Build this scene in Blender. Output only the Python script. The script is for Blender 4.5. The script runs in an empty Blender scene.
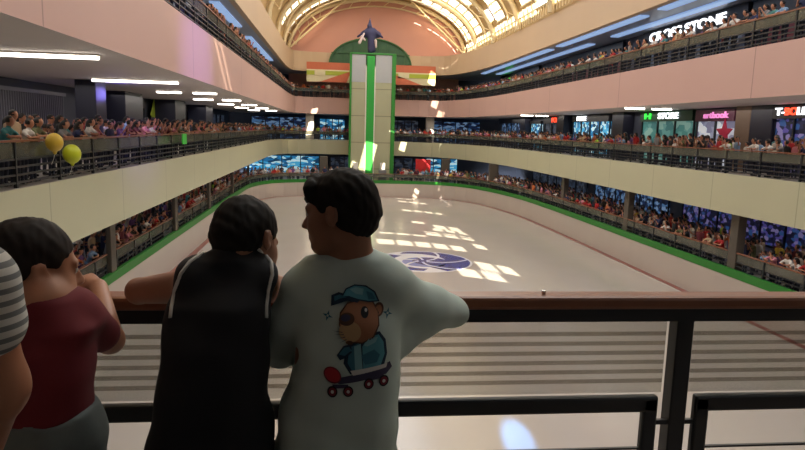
import bpy, bmesh, math, random
import numpy as np
from mathutils import Vector, Matrix
from mathutils.bvhtree import BVHTree
random.seed(7); rng = np.random.default_rng(7)
SC = bpy.context.scene; COL = SC.collection

# ------------------------------------------------------------------ camera
EYE = Vector((0, 0, 1.6)); FPX = 640.0
RC = Matrix(((0.99414606, -0.01167391, 0.10741194), (-0.10445618, 0.15023257, 0.98311702), (0.02761359, 0.98858176, -0.14813371)))
cam_d = bpy.data.cameras.new('camera'); cam = bpy.data.objects.new('camera', cam_d); COL.objects.link(cam)
r_, u_, f_ = RC.col[0], RC.col[1], RC.col[2]
cam.matrix_world = Matrix(((r_[0], u_[0], -f_[0], EYE[0]), (r_[1], u_[1], -f_[1], EYE[1]), (r_[2], u_[2], -f_[2], EYE[2]), (0, 0, 0, 1)))
cam_d.sensor_width = 36; cam_d.lens = FPX / 805 * 36; cam_d.clip_end = 400
SC.camera = cam

# ------------------------------------------------------------------ world, sun, added fill, exposure
SC.view_settings.view_transform = 'Standard'; SC.view_settings.look = 'None'
SC.view_settings.gamma = 1; SC.view_settings.exposure = 0.0; SC.view_settings.use_curve_mapping = False
W = bpy.data.worlds.new('sky'); SC.world = W; W.use_nodes = True
bg = W.node_tree.nodes['Background']; bg.inputs[0].default_value = (.86, .93, 1, 1); bg.inputs[1].default_value = 6
SUN_DIR = Vector((-.25, 1.3, -1.0)).normalized()
sd = bpy.data.lights.new('sun', 'SUN'); sd.energy = 24; sd.angle = math.radians(.35); sd.color = (1, .94, .82)
so = bpy.data.objects.new('sun', sd); COL.objects.link(so)
so.rotation_euler = SUN_DIR.to_track_quat('-Z', 'Y').to_euler()

def area(name, loc, sx, sy, power, color, direction=(0, 0, -1)):
    d = bpy.data.lights.new(name, 'AREA'); d.shape = 'RECTANGLE'; d.size = sx; d.size_y = sy; d.energy = power; d.color = color
    o = bpy.data.objects.new(name, d); COL.objects.link(o); o.location = loc
    o.rotation_euler = Vector(direction).to_track_quat('-Z', 'Y').to_euler(); return o
for y in (9, 28, 47, 66):                                           # fill lamps added under the vault's crown for overall ambient light
    area('crown_fill_light', (5.2, y, 16.8), 9, 19, 1900, (1, .985, .96))
for x in (-10.5, 4, 20):                                             # lamps over the walkway behind the boys
    area('walkway_lamp_light', (x, -2.5, 3.0), 2.4, .3, 16, (.92, .98, 1))
for y in (20, 40, 60):                                               # galleries' ceiling lamps
    area('gallery_lamp_light', (-10.5, y, 3.0), 3, 14, 150, (1, .93, .85))
    area('gallery_lamp_light', (19.4, y + 6, 3.0), 2, 14, 120, (1, .93, .85))
    area('gallery_lamp_light', (-9.5, y, 8.2), 2, 14, 90, (.75, .85, 1))
    area('gallery_lamp_light', (18.8, y + 6, 8.2), 2, 14, 90, (.75, .85, 1))
    area('gallery_lamp_light', (-11.5, y, -2.0), 3, 14, 45, (.85, .9, 1))
    area('gallery_lamp_light', (21.5, y + 6, -2.0), 3, 14, 45, (.85, .9, 1))

# ------------------------------------------------------------------ helpers
def at(px, py, Y):
    w = RC @ Vector(((px - 402.5) / FPX, -(py - 225) / FPX, 1)); return EYE + w * (Y / w[1])
def lin(c):
    return tuple(((v / 255) / 12.92 if v / 255 <= .04045 else (((v / 255) + .055) / 1.055) ** 2.4) for v in c)
MATS = {}
def mat(name, rgb, rough=.6, metal=0., var=.08, scale=3., spec=.5, emit=0., seam=None, obj_color=None, bump=0.):
    m = bpy.data.materials.new(name); m.use_nodes = True; nt = m.node_tree; b = nt.nodes['Principled BSDF']
    c = lin(rgb); b.inputs['Roughness'].default_value = rough; b.inputs['Metallic'].default_value = metal
    b.inputs['Specular IOR Level'].default_value = spec
    tc = nt.nodes.new('ShaderNodeTexCoord'); n = nt.nodes.new('ShaderNodeTexNoise'); n.inputs['Scale'].default_value = scale; n.inputs['Detail'].default_value = 4
    nt.links.new(tc.outputs['Object'], n.inputs['Vector'])
    r = nt.nodes.new('ShaderNodeMapRange'); r.inputs['To Min'].default_value = 1 - var; r.inputs['To Max'].default_value = 1 + var
    nt.links.new(n.outputs['Fac'], r.inputs['Value'])
    mul = nt.nodes.new('ShaderNodeVectorMath'); mul.operation = 'SCALE'
    if obj_color == 'object':
        oi = nt.nodes.new('ShaderNodeObjectInfo'); nt.links.new(oi.outputs['Color'], mul.inputs[0])
    elif obj_color:
        ca = nt.nodes.new('ShaderNodeVertexColor'); ca.layer_name = obj_color; nt.links.new(ca.outputs['Color'], mul.inputs[0])
    else:
        mul.inputs[0].default_value = c
    nt.links.new(r.outputs[0], mul.inputs['Scale']); out = mul.outputs[0]
    if seam:                                                          # thin panel joints: (axis, spacing, width, dark)
        ax, sp, wd, dk = seam
        sx = nt.nodes.new('ShaderNodeSeparateXYZ'); nt.links.new(tc.outputs['Object'], sx.inputs[0])
        dv = nt.nodes.new('ShaderNodeMath'); dv.operation = 'DIVIDE'; dv.inputs[1].default_value = sp; nt.links.new(sx.outputs[ax], dv.inputs[0])
        fr = nt.nodes.new('ShaderNodeMath'); fr.operation = 'FRACT'; nt.links.new(dv.outputs[0], fr.inputs[0])
        lt = nt.nodes.new('ShaderNodeMath'); lt.operation = 'LESS_THAN'; lt.inputs[1].default_value = wd / sp; nt.links.new(fr.outputs[0], lt.inputs[0])
        mr = nt.nodes.new('ShaderNodeMapRange'); mr.inputs['To Min'].default_value = 1; mr.inputs['To Max'].default_value = dk; nt.links.new(lt.outputs[0], mr.inputs['Value'])
        m2 = nt.nodes.new('ShaderNodeVectorMath'); m2.operation = 'SCALE'; nt.links.new(out, m2.inputs[0]); nt.links.new(mr.outputs[0], m2.inputs['Scale']); out = m2.outputs[0]
    nt.links.new(out, b.inputs['Base Color'])
    if emit:
        b.inputs['Emission Color'].default_value = (*c, 1); b.inputs['Emission Strength'].default_value = emit
    if bump:
        bp = nt.nodes.new('ShaderNodeBump'); bp.inputs['Strength'].default_value = bump; nt.links.new(n.outputs['Fac'], bp.inputs['Height']); nt.links.new(bp.outputs[0], b.inputs['Normal'])
    MATS[name] = m; return m
def pane_mat(name, rgb, clear, rough=.1, gloss=.06, diffuse=False):
    m = bpy.data.materials.new(name); m.use_nodes = True; nt = m.node_tree; nt.nodes.clear()
    o = nt.nodes.new('ShaderNodeOutputMaterial'); t = nt.nodes.new('ShaderNodeBsdfTransparent'); t.inputs[0].default_value = (*lin(rgb), 1)
    g = nt.nodes.new('ShaderNodeBsdfGlossy'); g.inputs['Roughness'].default_value = rough
    d = nt.nodes.new('ShaderNodeBsdfTranslucent' if not diffuse else 'ShaderNodeBsdfDiffuse'); d.inputs[0].default_value = (*lin(rgb), 1)
    m1 = nt.nodes.new('ShaderNodeMixShader'); m1.inputs[0].default_value = 1 - clear; nt.links.new(t.outputs[0], m1.inputs[1]); nt.links.new(d.outputs[0], m1.inputs[2])
    m2 = nt.nodes.new('ShaderNodeMixShader'); m2.inputs[0].default_value = gloss; nt.links.new(m1.outputs[0], m2.inputs[1]); nt.links.new(g.outputs[0], m2.inputs[2])
    nt.links.new(m2.outputs[0], o.inputs[0]); MATS[name] = m; return m
def display_mat(name, cols, strength, scale):                        # a lit shop window full of goods
    m = bpy.data.materials.new(name); m.use_nodes = True; nt = m.node_tree; b = nt.nodes['Principled BSDF']
    tc = nt.nodes.new('ShaderNodeTexCoord'); v = nt.nodes.new('ShaderNodeTexVoronoi'); v.inputs['Scale'].default_value = scale
    mp = nt.nodes.new('ShaderNodeMapping'); mp.inputs['Scale'].default_value = (1, 1.8, 2.6); nt.links.new(tc.outputs['Object'], mp.inputs[0]); nt.links.new(mp.outputs[0], v.inputs['Vector'])
    sx = nt.nodes.new('ShaderNodeSeparateColor'); nt.links.new(v.outputs['Color'], sx.inputs[0])
    cr = nt.nodes.new('ShaderNodeValToRGB'); cr.color_ramp.interpolation = 'CONSTANT'
    e = cr.color_ramp.elements; e[0].color = (*lin(cols[0]), 1); e[1].position = 1 / len(cols); e[1].color = (*lin(cols[1]), 1)
    for i, c in enumerate(cols[2:]):
        q = e.new((i + 2) / len(cols)); q.color = (*lin(c), 1)
    nt.links.new(sx.outputs[0], cr.inputs[0]); nt.links.new(cr.outputs[0], b.inputs['Base Color']); nt.links.new(cr.outputs[0], b.inputs['Emission Color'])
    b.inputs['Emission Strength'].default_value = strength; MATS[name] = m; return m

def tag(o, label=None, cat=None, group=None, kind=None):
    if label: o['label'] = label
    if cat: o['category'] = cat
    if group: o['group'] = group
    if kind: o['kind'] = kind
    return o
def empty(name, loc=(0, 0, 0), rz=0):
    o = bpy.data.objects.new(name, None); o.empty_display_size = .2; COL.objects.link(o); o.location = loc; o.rotation_euler[2] = rz; return o
def link_mesh(name, me, mats, parent=None, smooth=False):
    o = bpy.data.objects.new(name, me); COL.objects.link(o)
    for m in (mats if isinstance(mats, (list, tuple)) else [mats]): me.materials.append(m)
    if smooth:
        me.polygons.foreach_set('use_smooth', [True] * len(me.polygons))
    if parent: o.parent = parent
    return o
class MB:
    def __init__(s): s.bm = bmesh.new(); s.mi = 0
    def box(s, x0, x1, y0, y1, z0, z1, bev=0, rz=0, c=None):
        r = bmesh.ops.create_cube(s.bm, size=1); vs = r['verts']
        M = Matrix.Translation(((x0 + x1) / 2, (y0 + y1) / 2, (z0 + z1) / 2)) @ Matrix.Diagonal((x1 - x0, y1 - y0, z1 - z0, 1))
        if rz: M = Matrix.Rotation(rz, 4, 'Z') @ M
        if c: M = Matrix.Translation(c) @ M
        bmesh.ops.transform(s.bm, matrix=M, verts=vs)
        fs = {f for v in vs for f in v.link_faces}
        for f in fs: f.material_index = s.mi
        if bev:
            es = list({e for v in vs for e in v.link_edges}); q = bmesh.ops.bevel(s.bm, geom=es, offset=bev, segments=2, affect='EDGES', profile=.5)
            for f in q['faces']: f.material_index = s.mi
        return s
    def bar(s, a, b, w, h=None):                                     # rectangular bar between two points
        a, b = Vector(a), Vector(b); h = h or w; d = b - a
        r = bmesh.ops.create_cube(s.bm, size=1); q = d.to_track_quat('Y', 'Z')
        M = Matrix.Translation((a + b) / 2) @ q.to_matrix().to_4x4() @ Matrix.Diagonal((w, d.length, h, 1))
        bmesh.ops.transform(s.bm, matrix=M, verts=r['verts'])
        for f in {f for v in r['verts'] for f in v.link_faces}: f.material_index = s.mi
        return s
    def tube(s, pts, r, n=8):
        pts = [Vector(p) for p in pts]; rings = []
        for i, p in enumerate(pts):
            d = (pts[min(i + 1, len(pts) - 1)] - pts[max(i - 1, 0)]).normalized(); q = d.to_track_quat('Z', 'Y')
            rings.append([s.bm.verts.new(p + q @ Vector((r * math.cos(t * 2 * math.pi / n), r * math.sin(t * 2 * math.pi / n), 0))) for t in range(n)])
        for a, b in zip(rings, rings[1:]):
            for k in range(n): s.bm.faces.new((a[k], a[(k + 1) % n], b[(k + 1) % n], b[k])).material_index = s.mi
        s.bm.faces.new(rings[0][::-1]).material_index = s.mi; s.bm.faces.new(rings[-1]).material_index = s.mi; return s
    def poly(s, pts):
        f = s.bm.faces.new([s.bm.verts.new(p) for p in pts]); f.material_index = s.mi; return f
    def prism(s, pts, z0, z1):                                       # vertical prism over an xy outline
        a = [s.bm.verts.new((x, y, z0)) for x, y in pts]; b = [s.bm.verts.new((x, y, z1)) for x, y in pts]; n = len(pts); fs = []
        for k in range(n): fs.append(s.bm.faces.new((a[k], a[(k + 1) % n], b[(k + 1) % n], b[k])))
        fs.append(s.bm.faces.new(a[::-1])); fs.append(s.bm.faces.new(b))
        for f in fs: f.material_index = s.mi
        return s
    def prism_y(s, pts, y0, y1):                                     # prism over an xz outline
        a = [s.bm.verts.new((x, y0, z)) for x, z in pts]; b = [s.bm.verts.new((x, y1, z)) for x, z in pts]; n = len(pts); fs = []
        for k in range(n): fs.append(s.bm.faces.new((a[k], a[(k + 1) % n], b[(k + 1) % n], b[k])))
        fs.append(s.bm.faces.new(a[::-1])); fs.append(s.bm.faces.new(b))
        for f in fs: f.material_index = s.mi
        return s
    def build(s, name, mats, parent=None, smooth=False):
        bmesh.ops.recalc_face_normals(s.bm, faces=s.bm.faces); me = bpy.data.meshes.new(name); s.bm.to_mesh(me); s.bm.free()
        return link_mesh(name, me, mats, parent, smooth)
def struct(o): o['kind'] = 'structure'; return o

# ------------------------------------------------------------------ organic shapes: smooth union of primitives, meshed with surface nets
def cap(a, b, ra, rb=None, k=.02, l=0, sub=False): return dict(t='cap', a=np.array(a, float), b=np.array(b, float), ra=ra, rb=ra if rb is None else rb, k=k, l=l, sub=sub)
def ell(c, r, k=.02, l=0, sub=False, R=None): return dict(t='ell', c=np.array(c, float), r=np.array(r, float), k=k, l=l, sub=sub, R=R)
def loft(rows, k=.02, l=0, sub=False, p=2.4): return dict(t='loft', rows=np.array(rows, float), k=k, l=l, sub=sub, p=p)
def place(prims, M):                                                 # move primitives by a rigid 4x4
    A = np.array(M.to_3x3()); t = np.array(M.translation); out = []
    for q in prims:
        q = dict(q)
        if q['t'] == 'cap': q['a'] = A @ q['a'] + t; q['b'] = A @ q['b'] + t
        else: q['c'] = A @ q['c'] + t; q['R'] = A if q.get('R') is None else A @ q['R']
        out.append(q)
    return out
def bounds(q):
    if q['t'] == 'cap': r = max(q['ra'], q['rb']); return np.minimum(q['a'], q['b']) - r, np.maximum(q['a'], q['b']) + r
    if q['t'] == 'ell': r = max(q['r']) if q['R'] is not None else q['r']; return q['c'] - r, q['c'] + r
    w = q['rows']; return np.array([(w[:, 1] - w[:, 3]).min(), (w[:, 2] - w[:, 4]).min(), w[:, 0].min()]), np.array([(w[:, 1] + w[:, 3]).max(), (w[:, 2] + w[:, 4]).max(), w[:, 0].max()])
def dist(q, X, Y, Z):
    if q['t'] == 'cap':
        ab = q['b'] - q['a']; L = max(ab @ ab, 1e-9); x, y, z = X - q['a'][0], Y - q['a'][1], Z - q['a'][2]
        t = np.clip((x * ab[0] + y * ab[1] + z * ab[2]) / L, 0, 1)
        return np.sqrt((x - t * ab[0]) ** 2 + (y - t * ab[1]) ** 2 + (z - t * ab[2]) ** 2) - (q['ra'] + (q['rb'] - q['ra']) * t)
    if q['t'] == 'ell':
        x, y, z = X - q['c'][0], Y - q['c'][1], Z - q['c'][2]
        if q['R'] is not None:
            R = q['R']; x, y, z = R[0, 0] * x + R[1, 0] * y + R[2, 0] * z, R[0, 1] * x + R[1, 1] * y + R[2, 1] * z, R[0, 2] * x + R[1, 2] * y + R[2, 2] * z
        r = q['r']; k0 = np.sqrt((x / r[0]) ** 2 + (y / r[1]) ** 2 + (z / r[2]) ** 2); k1 = np.sqrt((x / r[0] ** 2) ** 2 + (y / r[1] ** 2) ** 2 + (z / r[2] ** 2) ** 2)
        return k0 * (k0 - 1) / np.maximum(k1, 1e-6)
    w = q['rows']; i = lambda c: np.interp(Z, w[:, 0], w[:, c]); cx, cy, rx, ry = i(1), i(2), i(3), i(4); p = q['p']
    d = ((np.abs((X - cx) / rx) ** p + np.abs((Y - cy) / ry) ** p) ** (1 / p) - 1) * np.minimum(rx, ry)
    dz = np.maximum(w[0, 0] - Z, Z - w[-1, 0]); return np.maximum(d, dz)
def sdf_arrays(prims, res, warp=None):
    pos = [q for q in prims if not q['sub']]
    lo = np.min([bounds(q)[0] for q in pos], 0) - 3 * res; hi = np.max([bounds(q)[1] for q in pos], 0) + 3 * res
    n = np.ceil((hi - lo) / res).astype(int) + 1
    D = np.full(n, 1.0); Lb = np.zeros(n, np.int8); Lm = np.full(n, 9.)
    ax = [lo[i] + res * np.arange(n[i]) for i in range(3)]
    for q in prims:
        a, b = bounds(q); pad = q['k'] + 3.5 * res
        s = tuple(slice(max(0, int((a[i] - pad - lo[i]) / res)), min(n[i], int((b[i] + pad - lo[i]) / res) + 2)) for i in range(3))
        X, Y, Z = np.meshgrid(ax[0][s[0]], ax[1][s[1]], ax[2][s[2]], indexing='ij'); d = dist(q, X, Y, Z); k = q['k']; E = D[s]
        if q['sub']:
            h = np.clip(.5 - .5 * (E + d) / k, 0, 1); D[s] = E * (1 - h) + (-d) * h + k * h * (1 - h)
        else:
            h = np.clip(.5 + .5 * (E - d) / k, 0, 1); D[s] = np.minimum(E * (1 - h) + d * h - k * h * (1 - h), E)
            m = d < Lm[s]; Lm[s] = np.where(m, d, Lm[s]); Lb[s] = np.where(m, q['l'], Lb[s])
    if warp is not None:
        X, Y, Z = np.meshgrid(*ax, indexing='ij'); D = D + warp(X, Y, Z)
    S = D < 0
    c = [S[i:n[0] - 1 + i, j:n[1] - 1 + j, k:n[2] - 1 + k] for i in (0, 1) for j in (0, 1) for k in (0, 1)]
    tot = sum(x.astype(np.int8) for x in c); act = (tot > 0) & (tot < 8); idx = -np.ones(act.shape, np.int64); I = np.argwhere(act); idx[act] = np.arange(len(I))
    P = np.zeros((len(I), 3)); cnt = np.zeros(len(I)); offs = [(i, j, k) for i in (0, 1) for j in (0, 1) for k in (0, 1)]
    for a in offs:
        for e in range(3):
            if a[e]: continue
            b = list(a); b[e] = 1; A = I + a; B = I + b; da = D[tuple(A.T)]; db = D[tuple(B.T)]; m = (da < 0) != (db < 0)
            t = np.where(m, da / np.where(np.abs(da - db) < 1e-12, 1, da - db), 0)
            P[m] += (A + (B - A) * t[:, None])[m]; cnt[m] += 1
    P = lo + P / cnt[:, None] * res
    F = []
    for e in range(3):
        u, v = (e + 1) % 3, (e + 2) % 3
        sl = [slice(None)] * 3; s2 = [slice(None)] * 3; sl[e] = slice(0, n[e] - 1); s2[e] = slice(1, n[e])
        ch = S[tuple(sl)] != S[tuple(s2)]; Q = np.argwhere(ch); Q = Q[(Q[:, u] > 0) & (Q[:, v] > 0) & (Q[:, u] < n[u] - 1) & (Q[:, v] < n[v] - 1)]
        if not len(Q): continue
        inside = S[tuple(Q.T)]; q = []
        for du, dv in ((-1, -1), (0, -1), (0, 0), (-1, 0)):
            w = Q.copy(); w[:, u] += du; w[:, v] += dv; q.append(idx[tuple(w.T)])
        q = np.stack(q, 1); q[~inside] = q[~inside][:, ::-1]; F.append(q)
    F = np.concatenate(F); F = F[(F >= 0).all(1)]
    lab = Lb[tuple(np.clip(np.round((P - lo) / res).astype(int), 0, n - 1).T)]
    return P, F, lab[F[:, 0]]
def arrays_to_mesh(name, P, F, lab=None):
    me = bpy.data.meshes.new(name); me.vertices.add(len(P)); me.vertices.foreach_set('co', P.astype(np.float32).ravel())
    me.loops.add(4 * len(F)); me.loops.foreach_set('vertex_index', F.astype(np.int32).ravel()); me.polygons.add(len(F))
    me.polygons.foreach_set('loop_start', np.arange(0, 4 * len(F), 4, dtype=np.int32)); me.polygons.foreach_set('loop_total', np.full(len(F), 4, np.int32))
    if lab is not None: me.polygons.foreach_set('material_index', lab.astype(np.int32))
    me.polygons.foreach_set('use_smooth', np.ones(len(F), bool)); me.update(calc_edges=True); me.validate(); return me
def sdf_obj(name, prims, res, mats, parent=None, warp=None, relax=1):
    P, F, lab = sdf_arrays(prims, res, warp)
    for _ in range(relax):
        acc = np.zeros_like(P); c = np.zeros(len(P))
        for i in range(4):
            np.add.at(acc, F[:, i], P[F[:, (i + 1) % 4]]); np.add.at(c, F[:, i], 1)
        P = P * .5 + acc / np.maximum(c, 1)[:, None] * .5
    me = arrays_to_mesh(name, P, F, lab)
    o = bpy.data.objects.new(name, me); COL.objects.link(o)
    for m in (mats if isinstance(mats, (list, tuple)) else [mats]): me.materials.append(m)
    if parent: o.parent = parent
    return o

# ------------------------------------------------------------------ materials
cream = mat('cream_paint', (186, 184, 156), .55, var=.04, scale=.4, seam=(1, 5.7, .05, .7))
pink = mat('pink_paint', (196, 160, 152), .55, var=.05, scale=.35, seam=(1, 12.2, .05, .6))
pink_end = mat('pink_gable_paint', (205, 150, 135), .6, var=.05, scale=.3)
tan = mat('tan_paint', (196, 170, 142), .55, var=.05, scale=.3)
ceil_m = mat('grey_ceiling', (206, 198, 196), .7, var=.05, scale=.5)
back_m = mat('dark_shop_wall', (66, 70, 84), .6, var=.25, scale=.8)
floor_m = mat('grey_tile', (150, 142, 134), .35, var=.08, scale=1.5)
roof_m = mat('golden_roof_cladding', (190, 160, 112), .5, var=.15, scale=.8)
rib_m = mat('cream_steel', (226, 208, 170), .4, var=.05)
green_m = mat('green_paint', (38, 122, 40), .45, var=.06)
tower_green = mat('bright_green_panel', (32, 150, 52), .5, var=.06)
board_m = mat('white_rink_wall', (188, 176, 168), .35, var=.04, scale=.6)
red_line = mat('red_ice_line', (128, 62, 54), .3, var=.1)
pier_m = mat('grey_brown_pier', (86, 78, 70), .5, var=.08)
navy_m = mat('navy_column', (26, 26, 44), .4, var=.1)
dark_metal = mat('dark_steel', (18, 22, 30), .38, var=.1, scale=10, spec=.6)
rail_wood = mat('brown_wood', (134, 84, 60), .38, var=.25, scale=9, spec=.5)
lamp_on = mat('lit_tube', (255, 246, 232), .5, emit=9)
lamp_blue = mat('blue_lit_strip', (150, 180, 225), .5, emit=.75)
pane_roof = pane_mat('roof_glass', (255, 250, 232), .82)
pane_frost = pane_mat('frosted_roof_glass', (206, 184, 146), .04)
rail_glass = pane_mat('railing_glass', (158, 158, 146), .74, diffuse=True)
front_glass = pane_mat('front_glass', (232, 232, 230), .93, diffuse=True)
stripe_glass = pane_mat('frosted_stripe', (225, 222, 218), .93, diffuse=True)
bar_m = mat('dark_bar', (34, 34, 38), .5)
white_m = mat('white_paint', (228, 222, 214), .5, var=.03)

ceil_u = mat('blue_grey_ceiling', (168, 174, 190), .3, var=.05, scale=.5)
# ice: smooth, faintly mottled, glossy
ice = mat('ice', (180, 173, 168), .18, var=.06, scale=.35, spec=.5)

# ------------------------------------------------------------------ the hall: floors, fascias, ceilings
ICE_Z, G_Z, L1, L2, L3 = -6.2, -4.65, 0.0, 5.2, 10.6
OUT = [(-14.5, 1.9), (-14.5, 30), (-14.5, 60), (-14.5, 76), (-14.5, 88), (5, 88), (25.5, 88), (25.5, 76), (25.5, 60), (25.5, 40), (25.5, 1.9)]
CRM = [(-7.2, 1.9), (-7.2, 30), (-7.2, 60), (-7.2, 77.5), (-4.6, 81.5), (5, 81.5), (9.5, 81.5), (13.6, 79), (16.4, 71), (17.8, 58), (17.8, 1.9)]
PNK = [(-5.1, 1.9), (-5.1, 30), (-5.1, 60), (-5.1, 78), (-4.4, 81), (5, 81), (11.6, 81), (14.2, 79), (16.0, 70), (16.5, 56), (16.5, 1.9)]
TAN = [(-5.5, 1.9), (-5.5, 30), (-5.5, 60), (-5.5, 78), (-4.6, 81), (5, 81), (11.6, 81), (14.4, 79), (16.1, 70), (16.5, 56), (16.5, 1.9)]
RNK = [(-8.6, 1.0), (-8.6, 30), (-8.6, 60), (-8.4, 68), (-5.6, 73.2), (3, 73.6), (9.6, 73.6), (14.4, 71.5), (17.2, 63), (18.1, 51), (18.1, 1.0)]
def smooth_path(p, it=2):
    for _ in range(it):
        q = [p[0]]
        for a, b in zip(p, p[1:]): q += [(a[0] * .75 + b[0] * .25, a[1] * .75 + b[1] * .25), (a[0] * .25 + b[0] * .75, a[1] * .25 + b[1] * .75)]
        p = q + [p[-1]]
    return p
CRM, PNK, TAN, RNK, OUT = (smooth_path(p) for p in (CRM, PNK, TAN, RNK, OUT))
def offset(p, d):                                                    # + = away from the rink
    out = []
    for i, q in enumerate(p):
        a = Vector(p[max(i - 1, 0)]); b = Vector(p[min(i + 1, len(p) - 1)]); t = (b - a).normalized(); out.append((q[0] - t.y * d, q[1] + t.x * d))
    return out
def ring(name, inner, outer, z0, z1, m_side, m_top, m_bot):
    mb = MB(); bm = mb.bm; n = len(inner)
    V = [[bm.verts.new((x, y, z)) for x, y in pth] for pth in (inner, outer) for z in (z0, z1)]
    i0, i1, o0, o1 = V
    for k in range(n - 1):
        bm.faces.new((i0[k], i0[k + 1], i1[k + 1], i1[k])).material_index = 0
        bm.faces.new((i1[k], i1[k + 1], o1[k + 1], o1[k])).material_index = 1
        bm.faces.new((i0[k], i0[k + 1], o0[k + 1], o0[k])).material_index = 2
        bm.faces.new((o0[k], o0[k + 1], o1[k + 1], o1[k])).material_index = 2
    for k in (0, n - 1): bm.faces.new((i0[k], i1[k], o1[k], o0[k])).material_index = 0
    return struct(mb.build(name, [m_side, m_top, m_bot]))
def wall_strip(name, pth, z0, z1, m, t=.15, smooth=True):
    return ring(name, pth, offset(pth, t), z0, z1, m, m, m)
mb = MB(); mb.prism(RNK, ICE_Z - .2, ICE_Z); struct(mb.build('floor_ice_rink', ice))
wall_strip('wall_rink_boards', RNK, ICE_Z, G_Z - .02, board_m, .2)
wall_strip('trim_green_kerb', offset(RNK, -.02), G_Z - .02, G_Z + .34, green_m, .16)
ring('trim_red_line', offset(RNK, -.36), offset(RNK, -.06), ICE_Z, ICE_Z + .012, red_line, red_line, red_line)
ring('floor_ground', offset(RNK, .16), OUT, G_Z - .3, G_Z, floor_m, floor_m, floor_m)
ring('floor_middle_gallery', CRM, OUT, -1.77, L1, cream, floor_m, ceil_m)
ring('floor_upper_gallery', PNK, OUT, 3.2, L2, pink, floor_m, ceil_m)
wall_strip('wall_upper_fascia', TAN, 8.3, L3, tan, .35)
ring('ceiling_upper_gallery', offset(TAN, .3), OUT, 8.36, 10.58, ceil_u, ceil_u, ceil_u)
mb = MB()                                                            # the near end of the hall where the boys stand
mb.box(-14.5, 25.5, -6, 1.98, -.45, 0); struct(mb.build('floor_near_gallery', floor_m))
mb = MB(); mb.box(-14.5, 25.5, -6, 1.9, 3.2, 5.2); struct(mb.build('ceiling_near_gallery', ceil_m))
mb = MB(); mb.box(-14.5, 25.5, -6, 1.9, 9.4, 10.6); struct(mb.build('ceiling_near_upper', ceil_m))
mb = MB(); mb.box(-14.9, -14.5, -6, 88, -6.5, 10.6); struct(mb.build('wall_left', back_m))
mb = MB(); mb.box(25.5, 25.9, -6, 88, -6.5, 10.6); struct(mb.build('wall_right', back_m))
mb = MB(); mb.box(-14.9, 25.9, 88, 88.4, -6.5, 10.6); struct(mb.build('wall_far', back_m))
mb = MB(); mb.box(-14.9, 25.9, -6.4, -6, -6.5, 19); struct(mb.build('wall_near', back_m))
mb = MB(); mb.box(-14.5, 25.5, -6, 1.2, -6.5, -6.2); struct(mb.build('floor_near_ground', floor_m))
mb = MB(); mb.box(20.6, 21.0, 12, 80, 0, 3.2); mb.box(20.6, 21.0, 12, 80, 5.2, 8.36); struct(mb.build('wall_shop_fronts_right', back_m))
mb = MB(); mb.box(-13.4, -13.0, 4, 82, 0, 3.2); mb.box(-12.4, -12.0, 4, 82, 5.2, 8.36); struct(mb.build('wall_shop_fronts_left', back_m))

# gable wall under the vault at the far end
CX, RA, RB = 5.2, 11.2, 6.8
arch = [(CX + RA * math.cos(t), L3 + RB * math.sin(t)) for t in np.linspace(0, math.pi, 40)]
mb = MB(); mb.prism_y(arch, 81.4, 81.8); mb.box(-6.0, 16.4, 86.2, 86.6, 5.2, 10.6); struct(mb.build('wall_gable', pink_end))

# vaulted roof: opaque bays, ribs and glazed strips
def RP(y, deg, off=0): t = math.radians(deg); return (CX + (RA + off) * math.cos(t), y, L3 + (RB + off) * math.sin(t))
holes = [(50.1, 52.4, 8, 20), (4.7, 6.7, 35, 50), (7.3, 9.5, 26, 41), (12.7, 14.5, 38, 71), (17.2, 17.75, 50, 69), (14.9, 16.6, 26, 33), (18.1, 19.8, 27, 50), (20.2, 21.8, 27, 45), (22.2, 24.0, 28, 43), (24.0, 25.2, 45, 52), (32.0, 33.2, 27, 52), (39.8, 40.9, 30, 50), (43.0, 43.6, 38, 50),
         (48.4, 52.4, 68, 76), (47.8, 49.4, 60, 62.5), (47.8, 49.4, 78.5, 81), (59.4, 60.8, 45, 51), (65.6, 67.3, 18, 28), (67.4, 68.4, 28, 36), (68.6, 70.4, 37, 45), (46.3, 47.5, 31, 37),
         (14.7, 15.3, 125, 134), (16.1, 16.7, 125, 134), (64.6, 67.6, 131.5, 137), (60, 63.6, 110, 115)]
holes = [(a - .12, b + .3, c, d) for a, b, c, d in holes]; NCLEAR = len(holes)
for y0 in (53.4, 61.8, 71.3, 77.0): holes += [(y0, y0 + 1.5, 15, 64), (y0 + 1.66, y0 + 3.1, 15, 64)]
for y0 in (6.6, 24, 33, 42, 51, 57, 70, 76.5): holes.append((y0, y0 + 2.6, 122, 166))
holes += [(43, 50.1, 5, 13), (52.6, 80.6, 5, 13)]
ys = sorted({-6.0, 81.6, *[h[0] for h in holes], *[h[1] for h in holes]})
degs = sorted({*np.linspace(0, 180, 37).tolist(), *[float(h[2]) for h in holes], *[float(h[3]) for h in holes]})
def in_hole(y, d): return any(a < y < b and e < d < f for a, b, e, f in holes)
mb = MB(); bm = mb.bm; VV = {}
def rv(y, d, o):
    k = (y, d, o)
    if k not in VV: VV[k] = bm.verts.new(RP(y, d, o))
    return VV[k]
for a, b in zip(ys, ys[1:]):
    for d, e in zip(degs, degs[1:]):
        if in_hole((a + b) / 2, (d + e) / 2): continue
        for o in (0, .25): bm.faces.new((rv(a, d, o), rv(b, d, o), rv(b, e, o), rv(a, e, o)))
struct(mb.build('ceiling_vault', roof_m))
mb = MB(); mf = MB(); mg = MB()
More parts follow.
